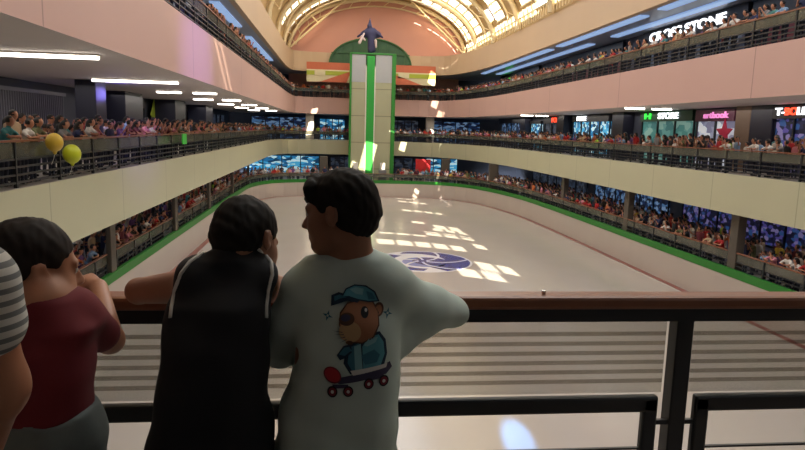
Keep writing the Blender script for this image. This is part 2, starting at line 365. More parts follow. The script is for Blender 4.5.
for hi_, (y0, y1, d0, d1) in enumerate(holes):
    cl = d0 == 5; n = max(1, round((d1 - d0) / 7)) if not cl else 1; tgt = mg if hi_ >= NCLEAR else mb
    for i in range(n):
        e0 = d0 + (d1 - d0) * i / n; e1 = d0 + (d1 - d0) * (i + 1) / n
        m_ = 1 if cl else 1
        tgt.poly([RP(y0, e0, .1), RP(y1, e0, .1), RP(y1, e1, .1), RP(y0, e1, .1)])
        mf.bar(RP(y0, e0, .05), RP(y1, e0, .05), .2, .12)
    if cl:
        for k in np.arange(y0, y1, 1.25): mf.bar(RP(k, d0, 0), RP(k, d1, 0), .1, .1)
struct(mb.build('window_1', pane_roof)); struct(mg.build('window_2', pane_frost)); struct(mf.build('window_3_muntins', rib_m))
mb = MB()
for a in [4.6, 12.4, 21, 30, 38.5, 48.6, 57.4, 66.4, 74.4, 81.0]:
    pts = [RP(a, d, -.3) for d in np.linspace(0, 180, 31)]
    mb.tube(pts, .25, 6); q = [RP(a, d, -1.1) for d in np.linspace(8, 172, 24)]; mb.tube(q, .09, 6)
    for d in range(10, 175, 12): mb.tube([RP(a, d, -.3), RP(a, d + 5, -1.1)], .05, 5)
struct(mb.build('trim_roof_ribs', rib_m))
mb = MB(); mb.tube([(-5.4, 80.2, 11.0), (1.4, 80.2, 17.0)], .13, 6); mb.tube([(-3.0, 80.2, 14.8), (-2.0, 80.2, 13.9)], .1, 6)
mb.tube([(15.8, 80.2, 11.0), (9.0, 80.2, 17.0)], .13, 6)
struct(mb.build('trim_gable_struts', rib_m))
mb = MB()                                                            # low screen on the upper fascia below the glazed strips
for y in np.arange(30, 80, .62): mb.bar((16.1, y, 10.6), (16.1, y, 11.5), .06)
mb.bar((16.1, 30, 11.5), (16.1, 80, 11.5), .09); struct(mb.build('trim_parapet_screen', rib_m))

# piers and columns
pm = [('pier_left_%d', -8.74, y) for y in (26, 36.3, 46, 56.5, 67)] + [('pier_right_%d', 18.45, y) for y in (27.2, 38.2, 49.6)] 
for i, (nm, x, y) in enumerate(pm):
    mb = MB(); hw = .1 if x < 0 else .2; mb.box(x - hw, x + hw, y - .3, y + .3, G_Z, -1.77, .03); struct(mb.build('column_ground_%d' % (i + 1), pier_m))
for i, (x, y) in enumerate([(16.8, 66.5), (13.2, 75.5), (-1.2, 75.4)]):
    mb = MB(); mb.box(x - .45, x + .45, y - .35, y + .35, G_Z, -1.77, .03); struct(mb.build('column_ground_%d' % (i + 9), pier_m))
for i, x in enumerate((-3.1, 12.2)):
    mb = MB(); mb.box(x - .5, x + .5, 82.1, 83, 0, 3.2, .04); struct(mb.build('column_white_%d' % (i + 1), white_m))
for i, (x, y, w, l, m_) in enumerate([(-9.9, 27.8, .4, .6, navy_m), (-12, 38, .8, 1.6, navy_m), (-12, 49, .8, 1.6, navy_m), (-12, 60, .8, 1.6, navy_m),
                                      (20.45, 30.5, .15, .6, mat('brown_column', (112, 90, 74), .5)), (20.45, 29.1, .15, .8, navy_m), (20.2, 43.8, .4, .9, navy_m), (20.2, 55.5, .4, .9, navy_m), (20.2, 67, .4, .9, navy_m)]):
    mb = MB(); mb.box(x - w, x + w, y - l, y + l, 0, 3.2, .03); struct(mb.build('column_gallery_%d' % (i + 1), m_))

# ------------------------------------------------------------------ shop fronts, signs
def text_part(name, s, size, m, parent, loc, rot, depth=.03, sx=1.):
    c = bpy.data.curves.new(name, 'FONT'); c.body = s; c.size = size; c.extrude = depth; c.align_x = 'CENTER'; c.align_y = 'CENTER'; c.offset = .012 * size / .5
    tmp = bpy.data.objects.new(name, c); COL.objects.link(tmp); bpy.context.view_layer.update(); me = bpy.data.meshes.new_from_object(tmp.evaluated_get(bpy.context.evaluated_depsgraph_get())); bpy.data.objects.remove(tmp)
    me.materials.clear(); me.materials.append(m); o = bpy.data.objects.new(name, me); COL.objects.link(o); o.parent = parent; o.location = loc; o.rotation_euler = rot; o.scale[0] = sx; return o
neon_w = mat('white_letters', (245, 250, 255), .5, emit=2.2); neon_g = mat('green_letters', (40, 230, 60), .5, emit=1.6)
neon_r = mat('red_letters', (255, 70, 40), .5, emit=1.8); neon_p = mat('pink_letters', (220, 130, 190), .5, emit=.9)
sign_dark = mat('dark_sign_board', (30, 26, 30), .5); sign_green = mat('green_sign_board', (24, 66, 40), .5); sign_maroon = mat('maroon_sign_board', (84, 30, 56), .5)
d_teal = display_mat('teal_window', [(70, 130, 125), (95, 150, 145), (60, 115, 115), (130, 170, 160)], .42, 1.1)
d_white = display_mat('white_window', [(190, 195, 205), (140, 145, 165), (210, 215, 220), (120, 120, 145)], .55, 1.2)
d_blue = display_mat('blue_window', [(70, 160, 200), (190, 225, 235), (40, 110, 160), (20, 60, 90)], .75, 1.5)
d_purple = display_mat('purple_window', [(84, 76, 150), (30, 34, 70), (22, 22, 40), (50, 84, 140), (25, 25, 50), (130, 120, 170)], .38, 2.0)
d_dark = display_mat('dim_window', [(40, 48, 66), (60, 74, 96), (30, 30, 40), (84, 92, 104)], .3, 1.6)
d_blue_dim = display_mat('dim_blue_window', [(30, 50, 90), (80, 120, 165), (24, 34, 60), (120, 150, 185), (20, 20, 34)], .45, 1.8)
def shop(side, x, y0, y1, z0, z1, dm, head_m, head_h, label, muntins=3, letters=None, extra=None):
    """a lit shop window set in the gallery's back wall; side is the direction it faces along x"""
    t = empty('shop_front', (x, (y0 + y1) / 2, z0)); tag(t, label, 'shop front', 'shop fronts along the galleries'); h = (y1 - y0) / 2; H = z1 - z0
    s = side
    def bx(mb, xa, xb, *r): mb.box(min(s * xa, s * xb), max(s * xa, s * xb), *r); return mb
    m = MB(); bx(m, .04, .1, -h, h, 0, H - head_h); m.build('display_window', dm, t)
    m = MB()
    for k in range(muntins + 1):
        yy = -h + 2 * h * k / muntins; bx(m, .1, .2, yy - .05, yy + .05, 0, H - head_h)
    bx(m, .1, .2, -h, h, 0, .12); m.build('window_frame', dark_metal, t)
    m = MB(); bx(m, .04, .3, -h, h, H - head_h, H); m.build('sign_board', head_m, t)
    if letters:
        for (txt, size, lm, off, sx) in letters:
            text_part('lettering', txt, size, lm, t, (s * .34, off, H - head_h / 2), (math.pi / 2, 0, s * math.pi / 2), .03, sx)
    return t
RS, LS = 20.6, -13.0
shop(-1, RS, 35.1, 41.4, 0, 3.15, d_teal, sign_green, .62, 'teal-lit shop front under white STORE letters on a green board', 3, [('STORE', .5, neon_w, -.45, 1.6), ('H', .5, neon_g, 2.1, 2.6)])
shop(-1, RS, 31.2, 34.8, 0, 3.1, d_white, sign_maroon, .62, 'white-lit shop front under small pink lettering on a maroon board', 2, [('artbook', .46, neon_p, -.2, 1.5)])
shop(-1, RS, 24.4, 28.3, 0, 3.15, d_purple, sign_dark, .6, 'purple-blue shop front under white letters with a red middle', 3, [('T-', .46, neon_w, 1.4, 1.5), ('BO', .46, neon_r, .7, 1.3), ('LD', .46, neon_w, -.05, 1.3)])
shop(-1, RS, 46.5, 54.0, 0, 3.1, d_blue, sign_dark, .5, 'bright blue shop front with a short white sign', 4, [('PUME', .5, neon_w, 1.5, 1.6)])
shop(-1, RS, 57.5, 61.5, 0, 3.1, d_dark, sign_dark, .6, 'dim shop front under a glowing orange-red sign', 2, [('POP', .6, neon_r, -1.3, 1.6)])
shop(-1, RS, 62.5, 66.0, 0, 2.8, d_blue, sign_dark, .3, 'narrow bright doorway shop beyond the orange-red sign', 1)
shop(-1, RS, 69, 78, 0, 3.0, d_blue_dim, sign_dark, .4, 'dim blue shop front near the far corner of the middle floor', 4)
shop(-1, RS, 31.0, 42.0, 5.3, 8.3, d_dark, sign_dark, .95, 'top floor shop under big white CROSS STONE letters', 4, [('CROSS STONE', .74, neon_w, .35, 1.72)])
shop(-1, RS, 45.0, 56.0, 5.3, 8.2, mat('dull_red_window', (90, 40, 48), .5, emit=.15), sign_dark, 1.0, 'dull red top floor shop front', 4)
shop(-1, RS, 21.0, 30.6, 5.3, 8.2, mat('deep_maroon_window', (84, 22, 36), .5, emit=.15), sign_dark, 1.0, 'deep maroon top floor shop front by the frame edge', 3)
shop(-1, RS, 64, 79.0, 5.3, 8.3, d_dark, sign_dark, 1.3, 'top floor shop with glowing green letters near the far end', 4, [('arr', 1.2, neon_g, 3.6, 2.4)])
mb = MB()
for k in range(30): mb.box(-12.98, -12.9, 26.8 + k * .2, 26.86 + k * .2, .1, 2.7)
mb.box(-12.98, -12.86, 26.7, 32.9, 2.7, 2.85)
tag(mb.build('roller_grille', mat('grey_grille', (122, 122, 134), .4)), 'closed grey shop grille of upright bars behind the balcony', 'grille')
shop(1, LS, 39.4, 45.6, 0, 3.0, d_dark, sign_dark, .5, 'dim shop with a hung green and yellow banner beside it', 3)
shop(1, LS, 50.5, 58, 0, 3.0, d_blue_dim, sign_dark, .4, 'dim blue shop on the balloon-side middle floor', 3)
shop(1, LS, 62, 78, 0, 3.0, d_dark, sign_dark, .4, 'long dim shop at the far end of the balloon side', 6)
for (y0, y1, dm, lb) in [(18, 30, d_dark, 'dim grey shop window high above the balloons'), (32, 46, d_blue_dim, 'blue-lit shop window on the balloon-side top floor'), (48, 62, d_blue, 'bright blue shop window on the balloon-side top floor'), (64, 78, d_blue_dim, 'dim blue shop window by the top floor far corner')]:
    shop(1, -12.0, y0, y1, 5.3, 8.2, dm, sign_dark, .8, lb, 5)
# ground floor and far-end windows
for (x, y0, y1, dm, s, lb) in [(-14.5, 16, 27, d_dark, 1, 'dim ground floor window nearest the red-shirted boy'), (-14.5, 29, 40, d_purple, 1, 'purple ground floor window under the middle gallery'), (-14.5, 42, 56, d_blue_dim, 1, 'blue ground floor window under the middle gallery'),
                               (-14.5, 58, 78, d_blue_dim, 1, 'long blue ground floor window by the far corner'), (25.5, 16, 30, d_dark, -1, 'dim ground floor window below the T-shirt shop'),
                               (25.5, 31, 44, d_purple, -1, 'purple ground floor display behind the standing crowd'), (25.5, 46, 60, d_blue_dim, -1, 'blue ground floor display beyond the purple one'), (25.5, 62, 80, d_dark, -1, 'dim ground floor display at the far corner')]:
    shop(s, x, y0, y1, G_Z, -2.0, dm, sign_dark, .3, lb, 6)
def end_shop(x0, x1, z0, z1, dm, label):
    t = empty('shop_front', ((x0 + x1) / 2, 87.9, z0)); tag(t, label, 'shop front', 'shop fronts at the far end'); h = (x1 - x0) / 2
    m = MB(); m.box(-h, h, -.1, 0, 0, z1 - z0); m.build('display_window', dm, t)
    m = MB(); [m.box(-h + 2 * h * k / 4 - .06, -h + 2 * h * k / 4 + .06, -.25, -.1, 0, z1 - z0) for k in range(5)]; m.box(-h, h, -.25, -.1, z1 - z0 - .15, z1 - z0); m.build('window_frame', dark_metal, t)
end_shop(-11, -3.6, 0, 2.9, d_blue_dim, 'blue shop windows at the far end beside the white column')
end_shop(-2, 1.4, 0, 2.8, d_blue, 'bright blue shop window between white column and tower')
end_shop(7.6, 11.4, 0, 2.9, d_dark, 'dark shop window at the far end, tower side')
end_shop(13, 20, 0, 2.9, d_blue_dim, 'blue shop windows beyond the sunlit far column')
end_shop(-12, -2, G_Z, -2.2, d_blue, 'big bright blue display at the far end ground floor')
end_shop(-.5, 2, G_Z, -2.2, d_dark, 'dark display beside the tower foot')
end_shop(12.5, 17, G_Z, -2.2, d_blue, 'pale blue display at the far end ground floor')
end_shop(7, 12, G_Z, -2.2, d_dark, 'black display between tower and far pier')

# ------------------------------------------------------------------ ceiling lamps
def tube_lamp(x0, x1, y, label, z=3.2):
    t = empty('ceiling_lamp', ((x0 + x1) / 2, y, z)); tag(t, label, 'ceiling lamp', 'strip lamps under the galleries'); h = (x1 - x0) / 2
    m = MB(); m.box(-h, h, -.12, .12, -.05, 0); m.build('lamp_body', white_m, t)
    m = MB(); m.box(-h + .02, h - .02, -.1, .1, -.125, -.05, .02); m.build('diffuser', lamp_on, t)
tube_lamp(-8.6, -5.75, 16.8, 'long lit strip lamp nearest the boys, under the pink slab'); tube_lamp(-9.2, -6.0, 26.0, 'long lit strip lamp in front of the navy column')
for k, y in enumerate((34.2, 42.8, 51.5, 60.2, 69)):
    o = ['third', 'fourth', 'fifth', 'sixth', 'seventh'][k]
    tube_lamp(-9.0, -7.75, y, o + ' row of strip lamps, the one nearer the shops'); tube_lamp(-7.2, -6.0, y, o + ' row of strip lamps, the one nearer the rink')
for k, (x, y) in enumerate(((16.9, 35.3), (18.5, 35.3), (17.2, 57), (18.6, 57))):
    tube_lamp(x - .55, x + .6, y, ['strip lamp in front of the STORE sign, rink edge', 'strip lamp in front of the STORE sign, shop edge', 'distant strip lamp before the orange-red sign, rink edge', 'distant strip lamp before the orange-red sign, shop edge'][k])
for k, (x, y0, y1) in enumerate(((17.4, 24, 34), (17.4, 36, 50), (17.4, 52, 76), (19.2, 24, 44), (19.2, 48, 76), (-6.75, 24, 34), (-6.75, 38, 47), (-6.75, 52, 70), (-10.4, 26, 46), (-10.4, 50, 74))):
    m = MB(); m.box(x - .28, x + .28, y0, y1, 8.28, 8.36)
    tag(m.build('ceiling_lamp', lamp_blue), '%s blue-white light trough on the top floor ceiling, %s row %s' % (['first', 'second', 'third', 'first', 'second'][k % 5], 'shop-sign side' if k < 5 else 'balloon side', 'by the rink' if k % 5 < 3 else 'by the shops'), 'ceiling lamp', 'light troughs on the top floor')
def glow(name, loc, power, col, r=.3):
    d = bpy.data.lights.new(name, 'POINT'); d.energy = power; d.color = col; d.shadow_soft_size = r; o = bpy.data.objects.new(name, d); COL.objects.link(o); o.location = loc
d = bpy.data.lights.new('purple_spot', 'SPOT'); d.energy = 900; d.color = (.3, .2, 1); d.spot_size = math.radians(36); d.spot_blend = 1.0; d.shadow_soft_size = .2
d.energy = 4200; o = bpy.data.objects.new('purple_spot', d); COL.objects.link(o); o.location = (6, 25, 8.0); o.rotation_euler = (Vector((-5.1, 25.2, 4.0)) - o.location).to_track_quat('-Z', 'Y').to_euler()
d = bpy.data.lights.new('reflection_streak_spot', 'SPOT'); d.energy = 200000; d.color = (.16, .45, 1); d.spot_size = math.radians(1.9); d.spot_blend = .6; d.shadow_soft_size = .1  # added lamp: its beam stands in for a skylight's reflection on the ice
o = bpy.data.objects.new('reflection_streak_spot', d); COL.objects.link(o); o.location = (7.5, 42, 3.6); o.rotation_euler = (Vector((4.78, 15.0, ICE_Z)) - o.location).to_track_quat('-Z', 'Y').to_euler()
glow('purple_lamp', (-9.2, 28.6, 2.7), 26, (.25, .2, 1)); glow('blue_lamp', (-9.0, 22, 7.9), 60, (.2, .4, 1))
# ------------------------------------------------------------------ railings around the galleries
def arc_points(p, step, y_min=-1e9):
    pts = []; acc = 0.
    for a, b in zip(p, p[1:]):
        a, b = Vector(a), Vector(b); L = (b - a).length; t = acc
        while t < L:
            q = a + (b - a) * (t / L); 
            if q.y >= y_min: pts.append((q, (b - a).normalized()))
            t += step
        acc = t - L
    return pts
def split(p, side, cut=76):                                          # the three runs of a gallery edge
    i = [k for k, q in enumerate(p) if q[1] > cut]
    return {'a': p[:i[0] + 1], 'b': p[i[0]:i[-1] + 1], 'c': p[i[-1]:]}[side]
def railing(pth, z, y0, label, green=False):
    pth = [q for q in offset(pth, .12) if q[1] >= y0] ; t = empty('balcony_railing', (0, 0, 0)); tag(t, label, 'railing', 'railings around the rink')
    n = len(pth)
    def run(mb, zc, w, h):
        for a, b in zip(pth, pth[1:]): mb.bar((a[0], a[1], zc), (b[0], b[1], zc), w, h)
        return mb
    run(MB(), z + 1.08, .09, .05).build('top_rail', rail_wood, t)
    m = MB()
    for zc in (.12, .30, .48, .66): run(m, z + zc, .05, .05)
    m.build('lower_bars', bar_m, t)
    m = MB()
    for a, b in zip(pth, pth[1:]): m.bar((a[0], a[1], z + .86), (b[0], b[1], z + .86), .012, .36)
    m.build('glass_panels', rail_glass, t)
    for q, d in arc_points(pth, 2.4):
        m = MB(); m.box(-.04, .04, -.04, .04, 0, 1.06, .006); o = m.build('post', dark_metal, t); o.location = (q.x, q.y, z)
NM = {'a': 'balloon side', 'b': 'tower end', 'c': 'shop-sign side'}
for z, pth, fl in ((G_Z + .0, offset(RNK, .1), 'ground floor'), (L1, CRM, 'middle floor'), (L2, PNK, 'top floor')):
    for s in 'abc':
        q = split(pth, s, 76 if fl != 'ground floor' else 70)
        railing(q, z, 2.2, '%s railing of dark bars and glass along the %s' % (fl, NM[s]))

# ------------------------------------------------------------------ tower, statue, banners, dome
tw_b = mat('beige_tower_panel', (160, 160, 132), .6, var=.06, scale=.8, seam=(2, 3.05, .09, .55)); tw_w = mat('grey_white_tower_panel', (164, 166, 170), .6, var=.04)
t = empty('feature_tower', (4.3, 75.3, ICE_Z)); tag(t, 'tall beige and green tower standing at the far end of the rink', 'tower')
def tb(name, m_, *boxes):
    m = MB()
    for b in boxes: m.box(b[0] - 4.3, b[1] - 4.3, b[2], b[3], b[4] - ICE_Z, b[5] - ICE_Z, .03)
    return m.build(name, m_, t)
tb('panel', tw_b, (1.9, 3.48, -.2, .8, G_Z, 6.8)); tb('panel', tw_b, (4.62, 6.5, -.2, .8, G_Z, 6.8))
tb('top_panel', tw_w, (1.9, 3.48, -.2, .8, 6.8, 9.9)); tb('top_panel', tw_w, (4.62, 6.5, -.2, .8, 6.8, 9.9))
tb('centre_strip', tower_green, (3.62, 4.5, -.35, .8, G_Z, 9.75))
tb('side_frame', green_m, (1.66, 1.9, -.3, .9, G_Z, 10.0)); tb('side_frame', green_m, (6.5, 6.95, -.3, .9, G_Z, 10.0)); tb('top_frame', green_m, (1.66, 6.95, -.3, .9, 9.9, 10.08))
tb('light_edge', white_m, (3.48, 3.62, -.25, .8, G_Z, 8.6)); tb('light_edge', white_m, (4.5, 4.62, -.25, .8, G_Z, 8.6))
for x in (2.45, 5.6):
    m = MB(); m.box(-.45, .45, -.4, .3, 0, 1.5, .08); k = m.build('kiosk', mat('grey_kiosk', (112, 112, 116), .5)); k.location = (x, 74.45, G_Z)
    tag(k, 'grey cabinet at the tower foot, %s of two' % ('one below the narrower panel' if x < 3 else 'one below the wider panel'), 'cabinet', 'cabinets at the tower foot')
    m = MB(); m.box(-.28, .28, -.3, .2, 1.5, 2.3, .05); m.build('white_top', white_m, k)
fig = mat('dark_blue_cloth', (44, 44, 78), .7); figs = mat('pale_cloth', (196, 176, 176), .7)
S = empty('statue', (4.0, 75.6, 10.24)); S.scale = (1.12, 1.1, 1.05); tag(S, 'dark blue caped figure with a peaked hood standing on the tower', 'statue')
sdf_obj('body', [cap((0, 0, .1), (0, 0, 1.5), .28, .34, .1), cap((.35, 0, .2), (.15, 0, 1.4), .2, .3, .1), ell((0, 0, 2.0), (.62, .35, .6), .15), cap((0, 0, 2.3), (-.15, -.1, 2.75), .22, .24, .1), cap((-.12, 0, 2.85), (-.1, 0, 3.6), .2, .04, .08),
                 cap((-.3, 0, 2.3), (-1.35, -.1, 1.55), .24, .1, .12), cap((.3, 0, 2.3), (1.2, -.1, 1.6), .24, .1, .12), ell((-.5, .1, 1.9), (.55, .2, .4), .15), ell((.6, .1, 1.9), (.5, .2, .4), .15)], .07, fig, S)
sdf_obj('pale_sash', [cap((-.7, -.25, 1.9), (-1.15, -.3, .9), .1, .16, .06), cap((-.95, -.25, 1.6), (-.6, -.3, 1.2), .12, .1, .05)], .06, figs, S)
sdf_obj('pale_sash', [cap((.5, -.3, 1.2), (.55, -.3, .5), .14, .1, .05)], .06, figs, S)
dome = [(4.3 + 5.0 * math.cos(a), 9.3 + 3.1 * math.sin(a)) for a in np.linspace(0, math.pi, 30)]
t = empty('trellis_dome', (0, 80.6, 0)); tag(t, 'green half-round trellis rising behind the tower top', 'trellis')
m = MB(); m.prism_y(dome, .2, .35); m.build('backing', mat('dull_green', (60, 98, 68), .6, var=.2, scale=2), t)
m = MB()
for k in range(-4, 5):
    x = 4.3 + k * 1.05; h = 3.1 * math.sqrt(max(.02, 1 - ((x - 4.3) / 5) ** 2)); m.bar((x, .1, 9.3), (x, .1, 9.3 + h), .1)
m.tube([(x, .1, z) for x, z in dome], .12, 6); m.bar((-.5, .1, 10.6), (9.1, .1, 10.6), .1); m.build('lattice', mat('muted_green', (62, 102, 66), .6), t)
bo = mat('orange_banner', (200, 108, 76), .6); bl = mat('lime_banner', (170, 180, 60), .6); bw = mat('pale_banner', (216, 206, 170), .6); bgm = mat('green_banner', (90, 140, 70), .6)
def banner(x0, x1, label, flip):
    t = empty('banner', (x0, 79.2, 6.95)); tag(t, label, 'banner', 'striped banners either side of the tower'); w = x1 - x0
    m = MB(); m.box(0, w, 0, .12, 1.45, 2.3); m.build('orange_stripe', bo, t)
    m = MB(); m.box(0, w, 0, .12, 0, 1.45); m.build('pale_field', bw, t)
    m = MB(); m.box(0, w, -.05, 0, .8, 1.3); m.build('lime_stripe', bl, t)
    m = MB(); a = (.45 * w, .55) if not flip else (.55 * w, .55)
    m.prism_y([(.3 * w, .0), (.9 * w, 0), (w, 1.35)] if not flip else [(.0, 1.35), (.1 * w, 0), (.7 * w, 0)], -.1, -.05); m.build('orange_wedge', bo, t)
    m = MB(); m.box(.18 * w, .42 * w, -.1, -.05, .75, 1.35); m.build('pale_badge', bw, t)
banner(-3.4, 1.9, 'orange, lime and cream banner hanging toward the balloon side of the tower', False); banner(6.6, 12.2, 'orange, lime and cream banner hanging toward the shop-sign side of the tower', True)
# ice emblem
e_b = mat('blue_ice_paint', (60, 68, 140), .25, var=.1); e_w = mat('white_ice_paint', (222, 220, 224), .25); e_l = mat('lilac_ice_paint', (130, 136, 184), .25)
t = empty('ice_emblem', (5.35, 37.3, ICE_Z)); t.scale = (.9, .92, 1); tag(t, 'round blue and white emblem painted on the ice', 'emblem')
def disc(pts, z, m_, name): mm = MB(); mm.prism(pts, z, z + .004); return mm.build(name, m_, t)
def circ(r, cx=0, cy=0, a0=0, a1=2 * math.pi, n=48): return [(cx + r * math.cos(a), cy + r * math.sin(a)) for a in np.linspace(a0, a1, n, endpoint=a1 - a0 < 6.2)]
disc(circ(3.3), .002, e_w, 'emblem_ground')
disc(circ(3.15, 0, 0, -1.2, 1.9) + circ(2.2, -.6, .3, 1.9, -1.2), .007, e_b, 'blue_crescent')
disc(circ(2.9, 0, 0, 2.3, 4.6) + circ(2.3, .3, 0, 4.6, 2.3), .007, e_b, 'blue_crescent')
disc(circ(1.5, .1, -.3), .007, e_l, 'lilac_disc'); disc(circ(1.2, .5, -.1), .012, e_b, 'blue_disc')
mm = MB()
for k in range(6):
    a = k * 1.05 + .3; pts = [(r * math.cos(a + r * .28), r * math.sin(a + r * .28)) for r in np.linspace(.3, 3.2, 14)]
    for p, q in zip(pts, pts[1:]): mm.bar((p[0], p[1], .019), (q[0], q[1], .019), .17, .004)
mm.build('white_swirls', e_w, t)

# small things on the near galleries
def balloon(x, y, z, r, m_, label):
    t = empty('balloon', (x, y, z)); tag(t, label, 'balloon', 'balloons tied to the railing')
    sdf_obj('balloon_body', [ell((0, 0, 0), (r, r, r * 1.12), .02), cap((0, 0, -r * 1.05), (0, 0, -r * 1.25), .03, .05, .03)], .03, m_, t)
    m = MB(); m.tube([(0, 0, -r * 1.2), (-.03, 0, -r * 1.2 - .15), (-.1, .02, -r * 1.2 - .3)], .006, 5); m.build('string', white_m, t)
balloon(-6.98, 17.0, 1.03, .21, mat('yellow_balloon', (214, 178, 60), .35), 'round amber balloon at the middle floor railing'); balloon(-6.96, 18.0, .70, .23, mat('lime_balloon', (196, 206, 40), .35), 'lime yellow balloon hanging lower on the railing')
m = MB(); m.box(-.4, .4, -.03, .03, -.2, .28, .02); o = m.build('cloth_bag', mat('vivid_green_cloth', (60, 200, 70), .6)); o.rotation_euler[2] = math.pi / 2; o.location = (-7.0, 31.2, .82); tag(o, 'vivid green cloth hung over the middle floor railing', 'cloth')
m = MB(); m.prism_y([(-1.0, .2), (0, 1.3), (1.1, .3), (.2, -.4)], 0, .06); o = m.build('hanging_banner', mat('yellow_green_banner', (150, 170, 50), .6)); o.rotation_euler[2] = math.pi / 2; o.location = (-12.6, 47.4, 1.9); tag(o, 'yellow-green kite-shaped banner hanging before a dim shop', 'banner')
m = MB()
pts = [((1.0 if k % 2 == 0 else .42) * math.sin(k * math.pi / 5), (1.0 if k % 2 == 0 else .42) * math.cos(k * math.pi / 5)) for k in range(10)]
m.prism_y(pts, 0, .08); o = m.build('star_decoration', mat('crimson_star', (190, 30, 70), .5)); o.rotation_euler[2] = math.pi / 2; o.location = (20.3, 31.9, 1.85); o.scale = (.75,) * 3; tag(o, 'crimson star decoration in the maroon-boarded shop', 'decoration')
m = MB(); m.box(-.9, .9, -.05, .05, -.8, .8, .03); o = m.build('red_banner', mat('strong_red_cloth', (190, 30, 36), .6)); o.location = (10.6, 76.2, -2.7); tag(o, 'plain red banner among the ground floor crowd at tower end', 'banner')

# ------------------------------------------------------------------ the front railing
t = empty('front_railing', (0, 1.9, 0)); tag(t, 'wood-topped dark steel railing the boys lean on', 'railing')
m = MB(); m.box(-7.0, 16.0, -.042, .042, 1.058, 1.10, .012); m.build('handrail', rail_wood, t)
m = MB(); m.box(-7.0, 16.0, -.032, .032, 1.018, 1.06); m.build('rail_channel', dark_metal, t)
PX = [1.128 + k * 2.1 for k in range(-3, 8)]
for x in PX:
    m = MB(); m.box(-.028, .028, -.028, .028, 0, 1.035, .004); m.box(-.07, .07, -.05, .05, 0, .012, .003); o = m.build('post', dark_metal, t); o.location = (x, 0, 0)
for x in PX[:-1]:
    a, b = x + .028, x + 2.1 - .028
    m = MB(); f0, f1 = a + .03, b - .042
    m.box(f0, f1, -.03, 0, .71, .765, .008); m.box(f0, f1, -.03, 0, .1, .15, .008); m.box(f0, f0 + .05, -.03, 0, .12, .76, .008); m.box(f1 - .05, f1, -.03, 0, .12, .76, .008)
    m.box(a, f0 + .01, -.022, -.008, .665, .68); m.box(f1 - .01, b, -.022, -.008, .665, .68); m.box(a, f0 + .01, -.022, -.008, .2, .215); m.box(f1 - .01, b, -.022, -.008, .2, .215)
    m.box(f0 + .05, f1 - .05, -.02, -.01, .578, .585)
    m.build('lower_frame', dark_metal, t)
    m = MB(); m.box(a + .018, b - .018, .006, .014, .765, 1.032); g = m.build('glass_panel', front_glass, t)
    m = MB(); [m.box(a + .02, b - .02, .0035, .0055, z, z + .013) for z in (.80, .832, .864, .896, .928, .96)]; s = m.build('pale_stripes', stripe_glass, g)  # thin pale stripes laid over the glass
    tag(s, kind='stuff')
m = MB(); m.box(-.006, .006, -.006, .006, 0, .012, .003); o = m.build('bolt_cap', mat('chrome', (220, 220, 215), .2, metal=1), t); o.location = (.66, .0, 1.10)

# ------------------------------------------------------------------ the boys
skin = mat('brown_skin', (150, 104, 80), .5, var=.06, scale=12); hair_m = mat('black_hair', (26, 22, 20), .75, var=.3, scale=60, spec=.25, bump=.3)
skin2 = mat('tan_skin', (166, 112, 84), .5, var=.06, scale=12)
lip_m = mat('lips', (120, 66, 58), .5); eye_m = mat('eyes', (20, 16, 14), .3); eyew = mat('eye_white', (200, 195, 185), .3)
tee_w = mat('pale_shirt', (188, 204, 198), .85, var=.04, scale=8); tee_b = mat('black_shirt', (22, 23, 28), .85, var=.1, scale=8); tee_m = mat('maroon_shirt', (104, 20, 30), .85, var=.08, scale=8)
trim_w = mat('white_piping', (214, 212, 206), .7); jean_g = mat('grey_denim', (98, 106, 104), .85, var=.2, scale=25); jean_d = mat('dark_shorts', (34, 36, 44), .85, var=.1)
shoe_m = mat('dark_shoe', (40, 40, 44), .6)
def head_M(center, face, up=(0, 0, 1), s=1.):
    f = Vector(face).normalized(); u = Vector(up); u = (u - f * u.dot(f)).normalized(); x = f.cross(u)
    M = Matrix(((x.x, f.x, u.x, center[0]), (x.y, f.y, u.y, center[1]), (x.z, f.z, u.z, center[2]), (0, 0, 0, 1))); return M
def head_prims(M, s=1.):
    p = [ell((0, -.012, .03), (.074, .092, .082), .01), ell((0, .03, -.03), (.058, .058, .076), .02), cap((-.012, .062, -.092), (.012, .062, -.092), .02, .02, .02),
         ell((.034, .048, -.034), (.03, .03, .034), .02), ell((-.034, .048, -.034), (.03, .03, .034), .02), cap((-.05, .0, -.07), (-.02, .05, -.09), .018, .018, .02), cap((.05, 0, -.07), (.02, .05, -.09), .018, .018, .02),
         cap((-.032, .078, .014), (.032, .078, .014), .011, .011, .014),
         ell((.03, .096, -.002), (.014, .014, .012), .008, sub=True), ell((-.03, .096, -.002), (.014, .014, .012), .008, sub=True),
         cap((0, .086, .0), (0, .104, -.034), .007, .0115, .01), ell((.011, .095, -.038), (.008, .009, .007), .006), ell((-.011, .095, -.038), (.008, .009, .007), .006),
         cap((-.018, .083, -.06), (.018, .083, -.06), .0065, .0065, .006, 1), cap((-.013, .082, -.071), (.013, .082, -.071), .0075, .0075, .006, 1),
         ell((.03, .079, -.002), (.011, .009, .008), .003, 3), ell((-.03, .079, -.002), (.011, .009, .008), .003, 3), ell((.03, .0865, -.002), (.0052, .003, .0052), .002, 2), ell((-.03, .0865, -.002), (.0052, .003, .0052), .002, 2)]
    for sx in (1, -1):
        p += [ell((sx * .078, -.008, -.008), (.009, .02, .031), .006), cap((sx * .081, -.022, .012), (sx * .084, -.018, -.012), .006, .005, .004), ell((sx * .087, -.002, -.006), (.006, .009, .016), .004, sub=True)]
    return place([scale_prim(q, s) for q in p], M)
